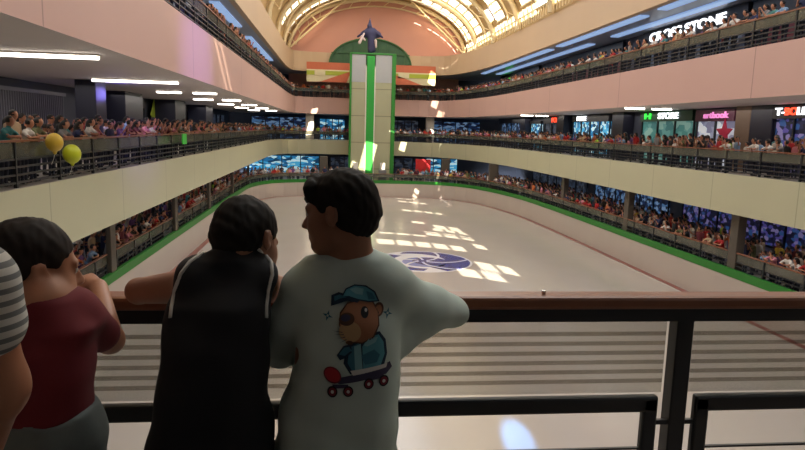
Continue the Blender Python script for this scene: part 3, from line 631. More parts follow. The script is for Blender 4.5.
def scale_prim(q, s):
    q = dict(q)
    for k in ('a', 'b', 'c', 'r', 'ra', 'rb'):
        if k in q: q[k] = q[k] * s
    return q
def hair_prims(M, s=1., fringe=True, nape=-.06, seed=1):
    rr = random.Random(seed)
    p = [ell((0, -.018, .034), (.082, .099, .088), .01), ell((0, -.046, -.005), (.072, .066, .07), .02), cap((0, -.07, -.02), (0, -.072, nape + .01), .045, .03, .03)]
    p += [ell((0, .098, -.052), (.15, .078, .098), .012, sub=True), ell((.098, .014, -.045), (.045, .04, .06), .012, sub=True), ell((-.098, .014, -.045), (.045, .04, .06), .012, sub=True), ell((0, .02, -.12), (.1, .09, .06), .015, sub=True)]
    for k in range(0):
        a = rr.uniform(0, 2 * math.pi); e = rr.uniform(-.1, 1.4); c = Vector((math.cos(a) * math.cos(e) * .082, -.02 + math.sin(a) * math.cos(e) * .099, .036 + math.sin(e) * .088))
        if (c.y > .05 and c.z < .07) or c.z < .0: continue
        d = Vector((rr.uniform(-.012, .012), .016, -.010 if c.z < .1 else .002)); p.append(cap(c - d, c + d, .004, .002, .016))
    if fringe:
        for k in range(13):
            x = -.062 + k * .0103; p.append(cap((x, .062, .098 - abs(x) * .5), (x + .006, .098 - abs(x) * .55, .042 + rr.uniform(-.008, .008)), .015, .006, .012))
    return place([scale_prim(q, s) for q in p], M)
def hand_prims(w, d, up, s=.85, curl=.6, side=1):
    """hand at wrist w pointing along d, back of the hand facing up; side = +1 puts the thumb on the local +x"""
    d = Vector(d).normalized(); u = Vector(up); u = (u - d * u.dot(d)).normalized(); x = d.cross(u) * side
    g = lambda a, b, c: tuple(Vector(w) + (x * a + d * b + u * c) * s)
    p = [cap(g(-.014, .02, 0), g(-.022, .075, 0), .017 * s, .015 * s, .012), cap(g(.014, .02, 0), g(.02, .075, 0), .018 * s, .015 * s, .012), cap(g(0, 0, 0), g(0, .07, 0), .022 * s, .018 * s, .012)]
    for k, (fx, L) in enumerate(((.027, .07), (.009, .078), (-.009, .072), (-.027, .056))):
        a = [0, curl * .6, curl * 1.3, curl * 1.9]; b, c = .082, 0.; pt = g(fx, b, c)
        for j in range(3):
            l = L * (.44, .32, .26)[j]; b2 = b + l * math.cos(a[j + 1]); c2 = c - l * math.sin(a[j + 1]); q = g(fx * (1 + .12 * j), b2, c2); p.append(cap(pt, q, (.0095 - .001 * j) * s, (.0088 - .001 * j) * s, .004)); b, c, pt = b2, c2, q
    p += [cap(g(.02, .02, -.004), g(.045, .05, -.012), .013 * s, .011 * s, .01), cap(g(.045, .05, -.012), g(.05, .082, -.02), .0105 * s, .0085 * s, .004)]
    return p
def legs(cx, cy, hip, s, skin_from=.5, lab=0):
    p = []
    for sx in (1, -1):
        p += [cap((cx + sx * .075, cy, hip), (cx + sx * .085, cy + .015, hip * .53), .075 * s, .052 * s, .03), cap((cx + sx * .085, cy + .015, hip * .53), (cx + sx * .09, cy - .01, .08), .05 * s, .034 * s, .02), cap((cx + sx * .09, cy - .02, .035), (cx + sx * .1, cy + .11, .03), .036 * s, .03 * s, .02, lab)]
    return p
def wr(amp, *waves):                                                # cloth folds
    def f(X, Y, Z):
        o = 0
        for kx, ky, kz, ph in waves: o = o + np.sin(kx * X + ky * Y + kz * Z + ph + 1.3 * np.sin(9 * X + 7 * Z))
        return amp * o / len(waves)
    return f
def PT(px, py, Y): return tuple(at(px, py, Y))
HW = lambda X, Y, Z: .0016 * np.sin(210 * X + 60 * Z + 2 * np.sin(90 * Y)) * np.sin(190 * Y - 80 * Z + 1.5 * np.sin(110 * X)) + .0012 * np.sin(95 * X + 140 * Z) * np.sin(120 * Y + 40 * X)
def shorts(cx, cy, top, bot, m_, parent, rx=.155, ry=.11):
    p = [loft([(top - .2, cx, cy, rx, ry), (top, cx, cy, rx * .93, ry * .95)], .03)]
    for sx in (1, -1): p.append(cap((cx + sx * .08, cy, top - .16), (cx + sx * .095, cy + .01, bot), .085, .088, .03)); p.append(cap((cx + sx * .095, cy + .01, bot - .1), (cx + sx * .095, cy + .01, bot - .02), .074, .074, .01, 0, True))
    return sdf_obj('shorts', p, .011, m_, parent, wr(.004, (60, 10, 30, 0), (20, 40, -50, 1)))

def collar(nb, hd, f, r, m_, parent, w=.006):
    n = Vector(nb); ax = (Vector(hd) - n).normalized(); c = n.lerp(Vector(hd), f); q = ax.to_track_quat('Z', 'Y')
    m = MB(); m.tube([c + q @ Vector((r * math.cos(a), r * math.sin(a), 0)) for a in np.linspace(0, 2 * math.pi, 33)], w, 8); m.build('collar_rib', m_, parent, True)
# --- boy in the white shirt
def boy_white():
    t = empty('person', (.015, 1.5, 0)); tag(t, 'boy in baggy white T-shirt with cartoon skateboarder on its back, elbow on rail', 'person', 'boys leaning on the rail')
    T = lambda v: (v[0] - .015, v[1] - 1.5, v[2])
    HC = PT(339, 212, 1.56); M = head_M(T(HC), (-.93, .36, -.10), (-.04, .1, 1)); s = .88
    shR, shL = T(PT(392, 287, 1.56)), T(PT(302, 290, 1.55)); elR = T(PT(446, 310, 1.76)); elL = T(PT(279, 338, 1.66)); haR = T((.17, 1.90, 1.14)); haL = T((-.03, 1.90, 1.14))
    hd = Vector(T(HC)); body = head_prims(M, s)
    nb = T(PT(352, 268, 1.56))
    body += [cap(tuple(hd + Vector((.028, -.01, -.05))), nb, .05, .054, .025), cap(nb, shR, .05, .045, .03), cap(nb, shL, .05, .045, .03),
             loft([(.74, 0, 0, .115, .075), (.95, 0, 0, .11, .075), (1.12, .01, .03, .11, .07), (1.19, .01, .05, .08, .05)], .03)]
    body += [cap(shR, elR, .043, .036, .02), cap(elR, haR, .035, .024, .015), cap(shL, elL, .043, .036, .02), cap(elL, haL, .035, .024, .015)]
    body += hand_prims(haR, (-1, .05, .0), (0, -.1, 1), .85, .5, -1) + hand_prims(haL, (.75, .4, 0), (0, -.1, 1), .85, .5, 1)
    body += legs(0, -.03, .78, 1., lab=4)
    sdf_obj('body', body, .0062, [skin, lip_m, eye_m, eyew, shoe_m], t)
    sdf_obj('hair', hair_prims(M, s, True, -.045, 3), .0045, hair_m, t, HW, 0)
    g = lambda px, py, Y: T(PT(px, py, Y))
    c0, c1, c2, c3, c4 = g(346, 275, 1.57), g(349, 310, 1.55), g(350, 350, 1.52), g(341, 400, 1.50), g(335, 460, 1.48)
    P = [loft([(c4[2] - .06, c4[0], c4[1], .165, .125), (c4[2], c4[0], c4[1], .156, .125), (c3[2], c3[0], c3[1], .141, .12), (c2[2], c2[0], c2[1], .124, .115), (c1[2], c1[0], c1[1], .128, .11), (c0[2], c0[0], c0[1] + .01, .125, .09), (c0[2] + .035, c0[0], c0[1] + .01, .085, .07)], .03, p=2.6),
         cap(g(315, 284, 1.56), g(384, 282, 1.56), .062, .062, .04),
         cap(g(384, 290, 1.56), g(425, 309, 1.68), .064, .068, .045), cap(g(425, 309, 1.68), g(450, 311, 1.765), .068, .052, .03), cap(g(415, 322, 1.64), g(400, 340, 1.58), .05, .04, .04),
         cap(g(306, 294, 1.55), g(290, 326, 1.56), .062, .056, .03), cap(g(290, 326, 1.56), g(281, 346, 1.57), .055, .048, .012), cap(g(281, 346, 1.57), g(279, 353, 1.58), .046, .042, .01),
         cap(g(338, 270, 1.56), g(360, 270, 1.57), .055, .055, .03), cap(nb, tuple(Vector(nb).lerp(hd, .10)), .062, .056, .02)]
    sh = sdf_obj('shirt', P, .0068, tee_w, t, wr(.006, (45, 0, -28, 0), (-30, 10, -40, 1.2), (22, 0, 55, 2.)), 2)
    print_art(sh, t.location)
    collar(nb, hd, .24, .052, tee_w, sh)
    shorts(0, -.03, .8, .42, jean_d, t)
def print_art(sh, org):
    """cartoon animal on a skateboard, printed on the back of the shirt"""
    me = sh.data; bv = BVHTree.FromPolygons([v.co.copy() for v in me.vertices], [tuple(p.vertices) for p in me.polygons])
    def uv(u, v): q = at(310 + u / 3.755, 280 + v / 3.755, 1.43); return Vector((q.x - org.x, q.z))
    V = []; F = []; MI = []
    def shape(pts, layer, mi):
        P = [uv(*p) for p in pts]; bm = bmesh.new(); f = bm.faces.new([bm.verts.new((p.x, 0, p.y)) for p in P])
        xs = [p.x for p in P]; zs = [p.y for p in P]
        for ax, lo, hi in ((0, min(xs), max(xs)), (2, min(zs), max(zs))):
            k = lo + .006
            while k < hi:
                co = [0, 0, 0]; no = [0, 0, 0]; co[ax] = k; no[ax] = 1; bmesh.ops.bisect_plane(bm, geom=bm.verts[:] + bm.edges[:] + bm.faces[:], plane_co=co, plane_no=no); k += .006
        base = len(V); bm.verts.index_update()
        for v in bm.verts:
            hit = bv.ray_cast(Vector((v.co.x, -.6, v.co.z)), Vector((0, 1, 0))); y = (hit[0].y if hit[0] else 0) - .0015 - .0007 * layer; V.append((v.co.x, y, v.co.z))
        for q in bm.faces: F.append([base + v.index for v in q.verts]); MI.append(mi)
        bm.free()
    def E(cx, cy, rx, ry, rot=0, n=26): c, s = math.cos(rot), math.sin(rot); return [(cx + rx * math.cos(a) * c - ry * math.sin(a) * s, cy + rx * math.cos(a) * s + ry * math.sin(a) * c) for a in np.linspace(0, 2 * math.pi, n, endpoint=False)]
    cols = [(98, 178, 198), (32, 60, 84), (182, 122, 88), (214, 176, 128), (96, 66, 50), (20, 22, 30), (240, 240, 236), (62, 128, 152), (212, 46, 62), (70, 66, 96), (140, 40, 56), (150, 210, 220)]
    TE, NV, BR, TN, DB, BK, WH, DT, RD, GR, DR, LT = range(12)
    shape([(150, 335), (125, 300), (135, 250), (170, 220), (215, 200), (262, 195), (285, 225), (290, 275), (275, 320), (230, 335)], 0, NV)
    shape([(100, 275), (125, 245), (150, 238), (160, 262), (135, 282), (112, 290)], 1, NV); shape([(108, 272), (128, 250), (148, 246), (152, 260), (130, 276)], 2, DT)
    shape([(158, 325), (140, 298), (148, 250), (185, 232), (190, 290), (188, 325)], 1, DT); shape([(165, 245), (190, 235), (196, 325), (168, 325)], 2, LT)
    shape([(198, 325), (196, 245), (218, 212), (258, 205), (276, 232), (280, 275), (264, 312), (232, 325)], 1, TE); shape([(190, 275), (240, 255), (262, 275), (250, 300), (205, 305)], 2, DT)
    shape([(200, 240), (222, 216), (255, 212), (246, 230), (215, 244)], 2, LT)
    shape(E(262, 125, 19, 24, .3), 1, DB); shape(E(262, 126, 12, 16, .3), 2, BR)
    shape([(108, 170), (112, 130), (140, 98), (190, 88), (240, 95), (262, 130), (262, 175), (240, 215), (195, 235), (150, 232), (118, 208)], 2, DB)
    shape([(112, 172), (116, 134), (142, 103), (190, 93), (237, 100), (257, 132), (257, 172), (236, 210), (195, 230), (152, 227), (122, 204)], 3, BR)
    shape(E(150, 195, 42, 36), 4, TN); shape(E(138, 152, 30, 22, -.1), 5, DB); shape(E(134, 147, 19, 12, -.1), 6, GR)
    shape(E(207, 131, 15, 19), 4, BK); shape(E(212, 124, 5, 6), 5, WH); shape(E(148, 232, 14, 7), 5, DB)
    shape([(118, 98), (78, 108), (80, 72), (108, 62), (150, 72), (200, 84), (180, 100), (140, 92)], 5, NV); shape([(112, 84), (92, 92), (90, 76), (112, 70), (140, 80)], 6, DT)
    shape([(118, 78), (135, 50), (170, 36), (215, 40), (250, 62), (266, 98), (225, 100), (180, 92), (145, 80)], 5, NV); shape([(124, 76), (139, 53), (171, 41), (213, 45), (245, 65), (258, 94), (225, 95), (182, 87), (148, 76)], 6, TE)
    shape([(150, 52), (175, 46), (205, 52), (200, 74), (172, 68)], 7, LT); shape([(215, 60), (238, 68), (250, 90), (222, 90)], 7, DT)
    shape([(60, 322), (112, 345), (190, 330), (300, 305), (308, 325), (285, 345), (190, 358), (110, 368), (70, 350)], 2, GR); shape([(150, 322), (290, 308), (285, 322), (160, 338)], 3, WH)
    shape(E(84, 338, 34, 27, .45), 4, DR); shape(E(84, 337, 29, 22, .45), 5, RD)
    for x, y in ((84, 394), (142, 392), (218, 370), (275, 366)):
        shape(E(x, y, 19, 19, 0, 18), 3, BK); shape(E(x, y, 14, 14, 0, 16), 4, DR); shape(E(x, y, 6, 6, 0, 10), 5, WH)
    shape([(84, 370), (142, 368), (142, 380), (84, 384)], 2, GR); shape([(218, 350), (275, 345), (275, 356), (218, 360)], 2, GR)
    for x, y in ((66, 142), (296, 140)): 
        for k in range(4):
            a = k * math.pi / 2 + .3; shape([(x + 6 * math.cos(a - .9), y + 6 * math.sin(a - .9)), (x + 20 * math.cos(a), y + 20 * math.sin(a)), (x + 6 * math.cos(a + .9), y + 6 * math.sin(a + .9))], 1, DT)
    for k in range(4): shape([(80 + k * 10, 192 + k * 14), (122 + k * 5, 196 + k * 8), (122 + k * 5, 199 + k * 8)], 5, NV)
    me2 = bpy.data.meshes.new('printed_graphic'); me2.from_pydata(V, [], F); me2.polygons.foreach_set('material_index', MI)
    o = link_mesh('printed_graphic', me2, [mat('print_ink_%d' % i, tuple(v * .86 for v in c), .8, var=.06, scale=30) for i, c in enumerate(cols)], sh); o['label'] = 'printed cartoon animal in a blue cap on a red-nosed skateboard'
boy_white()

# --- boy in the black sleeveless top
def boy_black():
    t = empty('person', (-.27, 1.45, 0)); tag(t, 'boy in a black sleeveless top with white piping, head bowed, arm along the rail', 'person', 'boys leaning on the rail')
    T = lambda v: (v[0] + .27, v[1] - 1.45, v[2]); g = lambda px, py, Y: T(PT(px, py, Y))
    HC = PT(248, 240, 1.60); hd = Vector(T(HC)); M = head_M(tuple(hd), (.55, .72, -.42), (.08, .42, .9)); s = .88
    nb = g(232, 268, 1.55); shL, shR = g(197, 285, 1.56), g(258, 284, 1.58); elL = g(139, 291, 1.76); haL = T((-.36, 1.90, 1.135)); elR = T((-.16, 1.80, 1.14)); haR = T((-.30, 1.93, 1.145))
    body = head_prims(M, s) + [cap(tuple(hd + Vector((-.02, -.03, -.03))), nb, .047, .052, .02), cap(nb, shL, .055, .05, .03), cap(nb, shR, .055, .05, .03), loft([(.75, 0, 0, .11, .075), (1.0, 0, .03, .10, .07), (1.17, .0, .07, .09, .055)], .03)]
    body += [cap(shL, elL, .045, .035, .02), cap(elL, haL, .034, .025, .012), cap(shR, elR, .046, .037, .02), cap(elR, haR, .038, .026, .015)]
    body += hand_prims(haL, (1, .06, 0), (0, -.1, 1), .85, .5, 1) + hand_prims(haR, (-.9, -.05, .0), (0, -.1, 1), .85, .5, -1) + legs(0, -.03, .78, 1., lab=4)
    sdf_obj('body', body, .0062, [skin, lip_m, eye_m, eyew, shoe_m], t)
    sdf_obj('hair', hair_prims(M, s, False, -.05, 8), .0045, hair_m, t, HW, 0)
    R = [g(212, 462, 1.46), g(213, 400, 1.47), g(216, 340, 1.49), g(221, 300, 1.52), g(226, 280, 1.54)]
    P = [loft([(R[0][2] - .08, R[0][0], R[0][1], .168, .12), (R[0][2], R[0][0], R[0][1], .152, .12), (R[1][2], R[1][0], R[1][1], .130, .11), (R[2][2], R[2][0], R[2][1], .122, .105), (R[3][2], R[3][0], R[3][1], .118, .098), (R[4][2], R[4][0], R[4][1], .10, .08), (R[4][2] + .045, R[4][0], R[4][1] + .012, .058, .06)], .03, p=2.6),
         cap(g(200, 279, 1.53), g(254, 276, 1.55), .058, .055, .03), cap(nb, tuple(Vector(nb).lerp(hd, .50)), .066, .056, .02)]
    top = sdf_obj('tank_top', P, .0068, tee_b, t, wr(.0042, (40, 0, -30, 0), (-25, 10, -50, 1.2)), 2)
    me = top.data; bv = BVHTree.FromPolygons([v.co.copy() for v in me.vertices], [tuple(p.vertices) for p in me.polygons])
    m = MB()
    collar(nb, hd, .66, .054, trim_w, top, .0055)
    for px in ([(203, 253), (190, 262), (181, 274), (175, 290), (172, 306), (170, 322)], [(266, 256), (271, 262), (272, 275), (268, 290), (266, 306), (266, 322)]):
        pts = []
        for a, b in zip(px, px[1:]):
            for k in range(4):
                u = a[0] + (b[0] - a[0]) * k / 4; v = a[1] + (b[1] - a[1]) * k / 4
                q = Vector(T(at(u, v, 1.56))); e = Vector(T(EYE)); h = bv.ray_cast(e, (q - e).normalized()); c = h[0] if h[0] is not None else bv.find_nearest(q)[0]; pts.append(c)
        m = MB(); m.tube(pts, .0052, 6); m.build('white_piping', trim_w, top, True)
    shorts(0, -.03, .8, .42, jean_d, t)
boy_black()

# --- boy in the maroon T-shirt
def boy_maroon():
    t = empty('person', (-.64, 1.43, 0)); tag(t, 'boy in a maroon T-shirt and grey denim, forearm raised to the rail', 'person', 'boys leaning on the rail')
    T = lambda v: (v[0] + .64, v[1] - 1.43, v[2]); g = lambda px, py, Y: T(PT(px, py, Y))
    HC = PT(35, 267, 1.5); hd = Vector(T(HC)); M = head_M(tuple(hd), (.80, .58, -.12), (.03, .05, 1)); s = .95
    nb = g(38, 303, 1.46); shL, shR = g(8, 324, 1.42), g(76, 316, 1.5); elR = g(110, 340, 1.62); haR = T((-.655, 1.83, 1.135)); elL = g(0, 375, 1.6); haL = T((-.93, 1.86, 1.15))
    body = head_prims(M, s) + [cap(tuple(hd + Vector((-.02, -.01, -.05))), nb, .052, .058, .02), cap(nb, shL, .055, .05, .03), cap(nb, shR, .055, .05, .03), loft([(.70, 0, 0, .09, .07), (.9, 0, .0, .085, .07), (1.05, .0, .02, .085, .06)], .03)]
    body += [cap(shL, elL, .048, .038, .02), cap(elL, haL, .036, .025, .015), cap(shR, elR, .042, .034, .02), cap(elR, haR, .034, .026, .012)]
    body += hand_prims(haR, (-.75, .62, .25), (.1, -.3, 1), .85, .9, -1) + hand_prims(haL, (.75, .5, 0), (0, -.1, 1), .85, .5, 1) + legs(0, -.03, .72, 1., lab=4)
    sdf_obj('body', body, .0062, [skin2, lip_m, eye_m, eyew, shoe_m], t)
    sdf_obj('hair', hair_prims(M, s * .985, False, -.05, 5), .005, mat('dark_brown_hair', (36, 28, 25), .75, spec=.25, var=.3, scale=60), t, HW, 0)
    R = [g(42, 412, 1.43), g(42, 380, 1.44), g(43, 345, 1.45), g(46, 325, 1.46), g(42, 310, 1.46)]
    P = [loft([(R[0][2], R[0][0], R[0][1], .108, .10), (R[1][2], R[1][0], R[1][1], .103, .098), (R[2][2], R[2][0], R[2][1], .105, .095), (R[3][2], R[3][0], R[3][1], .112, .085), (R[4][2] + .02, R[4][0], R[4][1] + .01, .07, .06)], .03, p=2.5),
         cap(g(12, 324, 1.43), g(64, 312, 1.49), .064, .058, .03), cap(shR, tuple(Vector(shR).lerp(Vector(elR), .62)), .060, .050, .02), cap(g(14, 330, 1.44), g(4, 352, 1.5), .058, .056, .03),
         cap(nb, tuple(Vector(nb).lerp(hd + Vector((-.02, -.01, -.05)), .55)), .066, .060, .02)]
    sdf_obj('shirt', P, .0068, tee_m, t, wr(.0042, (40, 0, -30, 0), (-25, 10, -50, 1.2)), 2)
    b = R[0]; P = [loft([(.60, b[0] + .012, b[1], .125, .115), (b[2] - .06, b[0] + .012, b[1], .118, .110), (b[2] + .01, b[0] + .005, b[1], .106, .102)], .02)]
    for sx in (1, -1): P += [cap((b[0] + sx * .075, b[1], .62), (b[0] + sx * .085, b[1] + .01, .40), .085, .085, .03)]
    sdf_obj('denim_shorts', P, .008, jean_g, t, wr(.005, (60, 10, 30, 0), (20, 40, -50, 1)))
boy_maroon()

# --- person at the frame's edge, striped sleeve
def edge_person():
    t = empty('person', (-.812, 1.0, 0)); tag(t, 'person in a grey and white striped sleeve, only a bare arm reaching into view', 'person')
    T = lambda v: (v[0] + .80, v[1] - 1.0, v[2]); g = lambda px, py, Y: T(PT(px, py, Y))
    sh, el, ha = g(-22, 285, 1.02), g(2, 388, 1.04), g(-30, 500, 1.16)
    c = Vector((0, -.02, 0)); body = head_prims(head_M((-.05, .03, 1.62), (.3, .95, -.1)), 1.0)
    body += [cap((-.05, 0, 1.56), (-.05, -.01, 1.42), .055, .06, .02), cap((-.05, -.01, 1.40), sh, .06, .06, .03), cap((-.05, -.01, 1.40), (-.25, 0, 1.33), .06, .06, .03), loft([(.85, -.05, 0, .14, .1), (1.2, -.05, 0, .16, .1), (1.38, -.05, 0, .14, .08)], .04)]
    body += [cap(sh, el, .052, .047, .02), cap(el, ha, .046, .032, .03), cap((-.26, 0, 1.32), (-.3, .02, 1.05), .05, .04, .02), cap((-.3, .02, 1.05), (-.22, .2, .95), .04, .028, .02)]
    d = (Vector(ha) - Vector(el)).normalized(); body += hand_prims(ha, d, (.4, -.9, 0), 1., .4, 1) + hand_prims((-.22, .2, .95), (.3, .9, -.2), (0, 0, 1), 1., .4, 1) + legs(-.05, -.02, .88, 1.1, lab=4)
    sdf_obj('body', body, .0075, [skin2, lip_m, eye_m, eyew, shoe_m], t)
    sdf_obj('hair', hair_prims(head_M((-.05, .03, 1.62), (.3, .95, -.1)), 1.0, False, -.07, 11), .006, hair_m, t, relax=0)
    st = mat('striped_knit', (200, 198, 192), .85, var=.03); nt = st.node_tree; b = nt.nodes['Principled BSDF']
    tc = nt.nodes.new('ShaderNodeTexCoord'); sx = nt.nodes.new('ShaderNodeSeparateXYZ'); nt.links.new(tc.outputs['Object'], sx.inputs[0])
    mu = nt.nodes.new('ShaderNodeMath'); mu.operation = 'MULTIPLY'; mu.inputs[1].default_value = 52; nt.links.new(sx.outputs['Z'], mu.inputs[0])
    fr = nt.nodes.new('ShaderNodeMath'); fr.operation = 'FRACT'; nt.links.new(mu.outputs[0], fr.inputs[0]); gt = nt.nodes.new('ShaderNodeMath'); gt.operation = 'GREATER_THAN'; gt.inputs[1].default_value = .55; nt.links.new(fr.outputs[0], gt.inputs[0])
    mx = nt.nodes.new('ShaderNodeMix'); mx.data_type = 'RGBA'; mx.inputs[6].default_value = (*lin((206, 204, 198)), 1); mx.inputs[7].default_value = (*lin((120, 122, 122)), 1); nt.links.new(gt.outputs[0], mx.inputs[0]); nt.links.new(mx.outputs[2], b.inputs['Base Color'])
    e1 = Vector(sh).lerp(Vector(el), .36)
    sdf_obj('striped_shirt', [loft([(.85, -.05, 0, .17, .13), (1.2, -.05, 0, .185, .125), (1.4, -.05, 0, .15, .09)], .04), cap((-.05, 0, 1.4), sh, .07, .066, .04), cap(sh, tuple(e1), .066, .064, .02), cap((-.05, -.0, 1.4), (-.26, 0, 1.33), .07, .066, .04), cap((-.26, 0, 1.33), (-.29, .02, 1.18), .064, .064, .02)], .007, st, t, wr(.0042, (40, 0, -30, 0), (-25, 10, -50, 1.2)), 2)
    shorts(-.05, -.02, .92, .5, jean_d, t, .17, .12)
edge_person()

# ------------------------------------------------------------------ the crowd
sk_c = mat('crowd_skin', (176, 122, 96), .6, var=.1, scale=2); hr_c = mat('crowd_hair', (30, 24, 22), .6); pt_c = mat('crowd_trousers', (46, 50, 66), .8, var=.2); sh_c = mat('crowd_shirt', (255, 255, 255), .8, var=.06, obj_color='object')
sh_v = mat('crowd_shirt_mixed', (255, 255, 255), .8, var=.06, obj_color='shirt'); ph_c = mat('phone_black', (20, 20, 24), .3)
def figure(pose, long_hair):
    """standing at the origin, facing +y, rail 0.32 m ahead"""
    L = dict(skin=0, hair=1, shirt=2, trousers=3, phone=4); s, h, c, p, f = 0, 1, 2, 3, 4
    ly = {'lean': .17, 'phone': .06, 'stand': 0., 'chin': .14, 'wave': .04}[pose]; hz = {'lean': 1.50, 'chin': 1.46}.get(pose, 1.58)
    q = [ell((0, ly + .05, hz), (.078, .095, .115), .02, s), ell((0, ly + .03, hz + .035), (.09, .1, .1), .02, h), cap((0, ly + .02, hz - .1), (0, ly * .8, hz - .2), .055, .06, .03, s),
         loft([(.86, 0, 0, .155, .105), (1.05, 0, ly * .35, .15, .10), (1.28, 0, ly * .8, .18, .10), (hz - .16, 0, ly * .9, .13, .075)], .03, c), cap((-.13, ly * .85, hz - .2), (.13, ly * .85, hz - .2), .06, .06, .03, c)]
    if long_hair: q.append(cap((0, ly - .04, hz), (0, ly * .7 - .07, hz - .27), .08, .07, .03, h))
    q[0:0] = []
    S = [(-.19, ly * .85, hz - .23), (.19, ly * .85, hz - .23)]
    if pose == 'lean': A = [((-.26, .3, 1.15), (.02, .36, 1.15)), ((.27, .3, 1.15), (.0, .38, 1.16))]
    elif pose == 'phone': A = [((-.24, .2, 1.18), (-.05, .34, hz - .06)), ((.24, .2, 1.18), (.05, .34, hz - .06))]
    elif pose == 'chin': A = [((-.2, .3, 1.16), (-.04, .24, hz - .12)), ((.27, .28, 1.15), (.0, .36, 1.15))]
    elif pose == 'wave': A = [((-.3, .1, 1.3), (-.34, .2, 1.62)), ((.27, .02, 1.1), (.24, .3, 1.13))]
    else: A = [((-.25, -.02, 1.08), (-.22, .1, .86)), ((.25, -.02, 1.08), (.2, .28, 1.12))]
    for sh, (e, w) in zip(S, A):
        q += [cap(sh, tuple(Vector(sh).lerp(Vector(e), .6)), .062, .056, .02, c), cap(tuple(Vector(sh).lerp(Vector(e), .5)), e, .042, .038, .015, s), cap(e, w, .038, .028, .015, s), ell(w, (.038, .042, .042), .015, s)]
    if pose == 'phone': q += [cap((-.04, .37, hz - .03), (.04, .37, hz - .03), .03, .03, .005, f)]
    for sx in (1, -1): q += [cap((sx * .08, 0, .84), (sx * .09, .02, .46), .085, .06, .03, p), cap((sx * .09, .02, .46), (sx * .09, 0, .07), .055, .04, .02, p), cap((sx * .09, -.02, .045), (sx * .1, .13, .035), .045, .038, .02, f)]
    return q
POSES = ['lean', 'phone', 'stand', 'chin', 'wave']; PH = {'lean': 'leaning', 'phone': 'filming', 'stand': 'upright', 'chin': 'chin propped', 'wave': 'arm raised'}
PROTO = {}; COARSE = {}
for ps in POSES:
    for lh in (False, True):
        P, F, lb = sdf_arrays(figure(ps, lh), .034); me = arrays_to_mesh('spectator', P, F, lb)
        for m_ in (sk_c, hr_c, sh_c, pt_c, ph_c): me.materials.append(m_)
        PROTO[ps, lh] = me; COARSE[ps, lh] = sdf_arrays(figure(ps, lh), .062)
COLS = [('white', (216, 212, 208), 9), ('black', (28, 28, 32), 10), ('red', (176, 36, 40), 5), ('navy', (36, 44, 84), 5), ('pink', (206, 130, 146), 4), ('grey', (128, 126, 128), 5), ('teal', (60, 128, 132), 2), ('maroon', (96, 34, 44), 3),
        ('yellow', (206, 180, 70), 1), ('pale-blue', (130, 160, 196), 4), ('olive', (96, 96, 62), 2), ('orange', (204, 110, 62), 2), ('purple', (110, 76, 136), 2), ('lime', (160, 196, 60), 1), ('beige', (188, 162, 132), 4)]
CW = [c[2] for c in COLS]
rr = random.Random(21)
PEOPLE = []
OBST = [(-9.9, 27.8, .4, .6), (-12, 38, .8, 1.6), (-12, 49, .8, 1.6), (-12, 60, .8, 1.6), (20.45, 30.5, .15, .6), (20.45, 29.1, .15, .8), (20.2, 43.8, .4, .9), (20.2, 55.5, .4, .9), (20.2, 67, .4, .9), (-3.1, 82.5, .5, .5), (12.2, 82.5, .5, .5)]
def along(pth, z, y0, y1, place_name, back, dy=.30, gap=.52):
    pth = offset(pth, .12); out = []
    for row in range(1 + len(back)):
        for q, d in arc_points(offset(pth, .38 + row * .62), gap if row == 0 else gap / back[row - 1], y0):
            if q.y > y1 or rr.random() < (.4 if row and z < -1 and q.x < 0 else .05): continue
            nrm = Vector((d.y, -d.x)); j = rr.uniform(-.1, .1); pos = q + d * j + nrm * rr.uniform(-.07, .0)
            ps = rr.choices(POSES, [5, 2, 3, 3, .5] if row == 0 else [0, 3, 6, 0, 1])[0]
            ci = rr.choices(range(len(COLS)), CW)[0]; lh = rr.random() < .4; s = rr.choice([.86, .93, .97, 1, 1.02, 1.06]) if ps in ('stand', 'phone', 'wave') else rr.uniform(.97, 1.03)
            if any((o_['x'] - pos.x) ** 2 + (o_['y'] - pos.y) ** 2 < .215 for o_ in out + [v for v in PEOPLE if v['z'] == z and abs(v['y'] - pos.y) < 1]): continue
            out.append(dict(x=pos.x, y=pos.y, z=z, rz=math.atan2(nrm.y, nrm.x) - math.pi / 2 + rr.uniform(-.25, .25) * (ps != 'lean'), ps=ps, lh=lh, s=s, ci=ci, where=place_name, row=row))
    return out
gp = offset(RNK, .1)
for pth, z, fl, back, lims in ((CRM, L1, 'middle floor', (.8, .5), {'a': (13, 90), 'c': (21, 90)}), (PNK, L2, 'top floor', (.6,), {'a': (21, 90), 'c': (20, 90)}), (gp, G_Z, 'ground floor', (.9, .8, .6), {'a': (20, 90), 'c': (19, 90)})):
    for s in 'abc':
        q = split(pth, s, 76 if pth is not gp else 70)
        lo, hi = lims.get(s, (0, 90)); PEOPLE += along(q, z, lo, hi, '%s, %s' % (NM[s], fl), back)
def screen(p):
    v = Vector((p['x'], p['y'], p['z'] + 1.3)) - EYE; c = RC.transposed() @ v; return 402.5 + FPX * c.x / c.z, 225 - FPX * c.y / c.z, c.z
blk = [(0, 222, 82, 450), (208, 196, 284, 450), (303, 168, 382, 450)]
for p in PEOPLE:
    sx, sy, dz = screen(p); vis = -8 < sx < 813 and -12 < sy < 300 and not any(a < sx < c and b < sy < d for a, b, c, d in blk)
    dxp = (p['x'] - 4.3) ; hid = p['y'] > 74 and 1.0 < sx - 349 < 48 and False
    p['key'] = dz if vis and not hid else 999; p['sx'] = sx
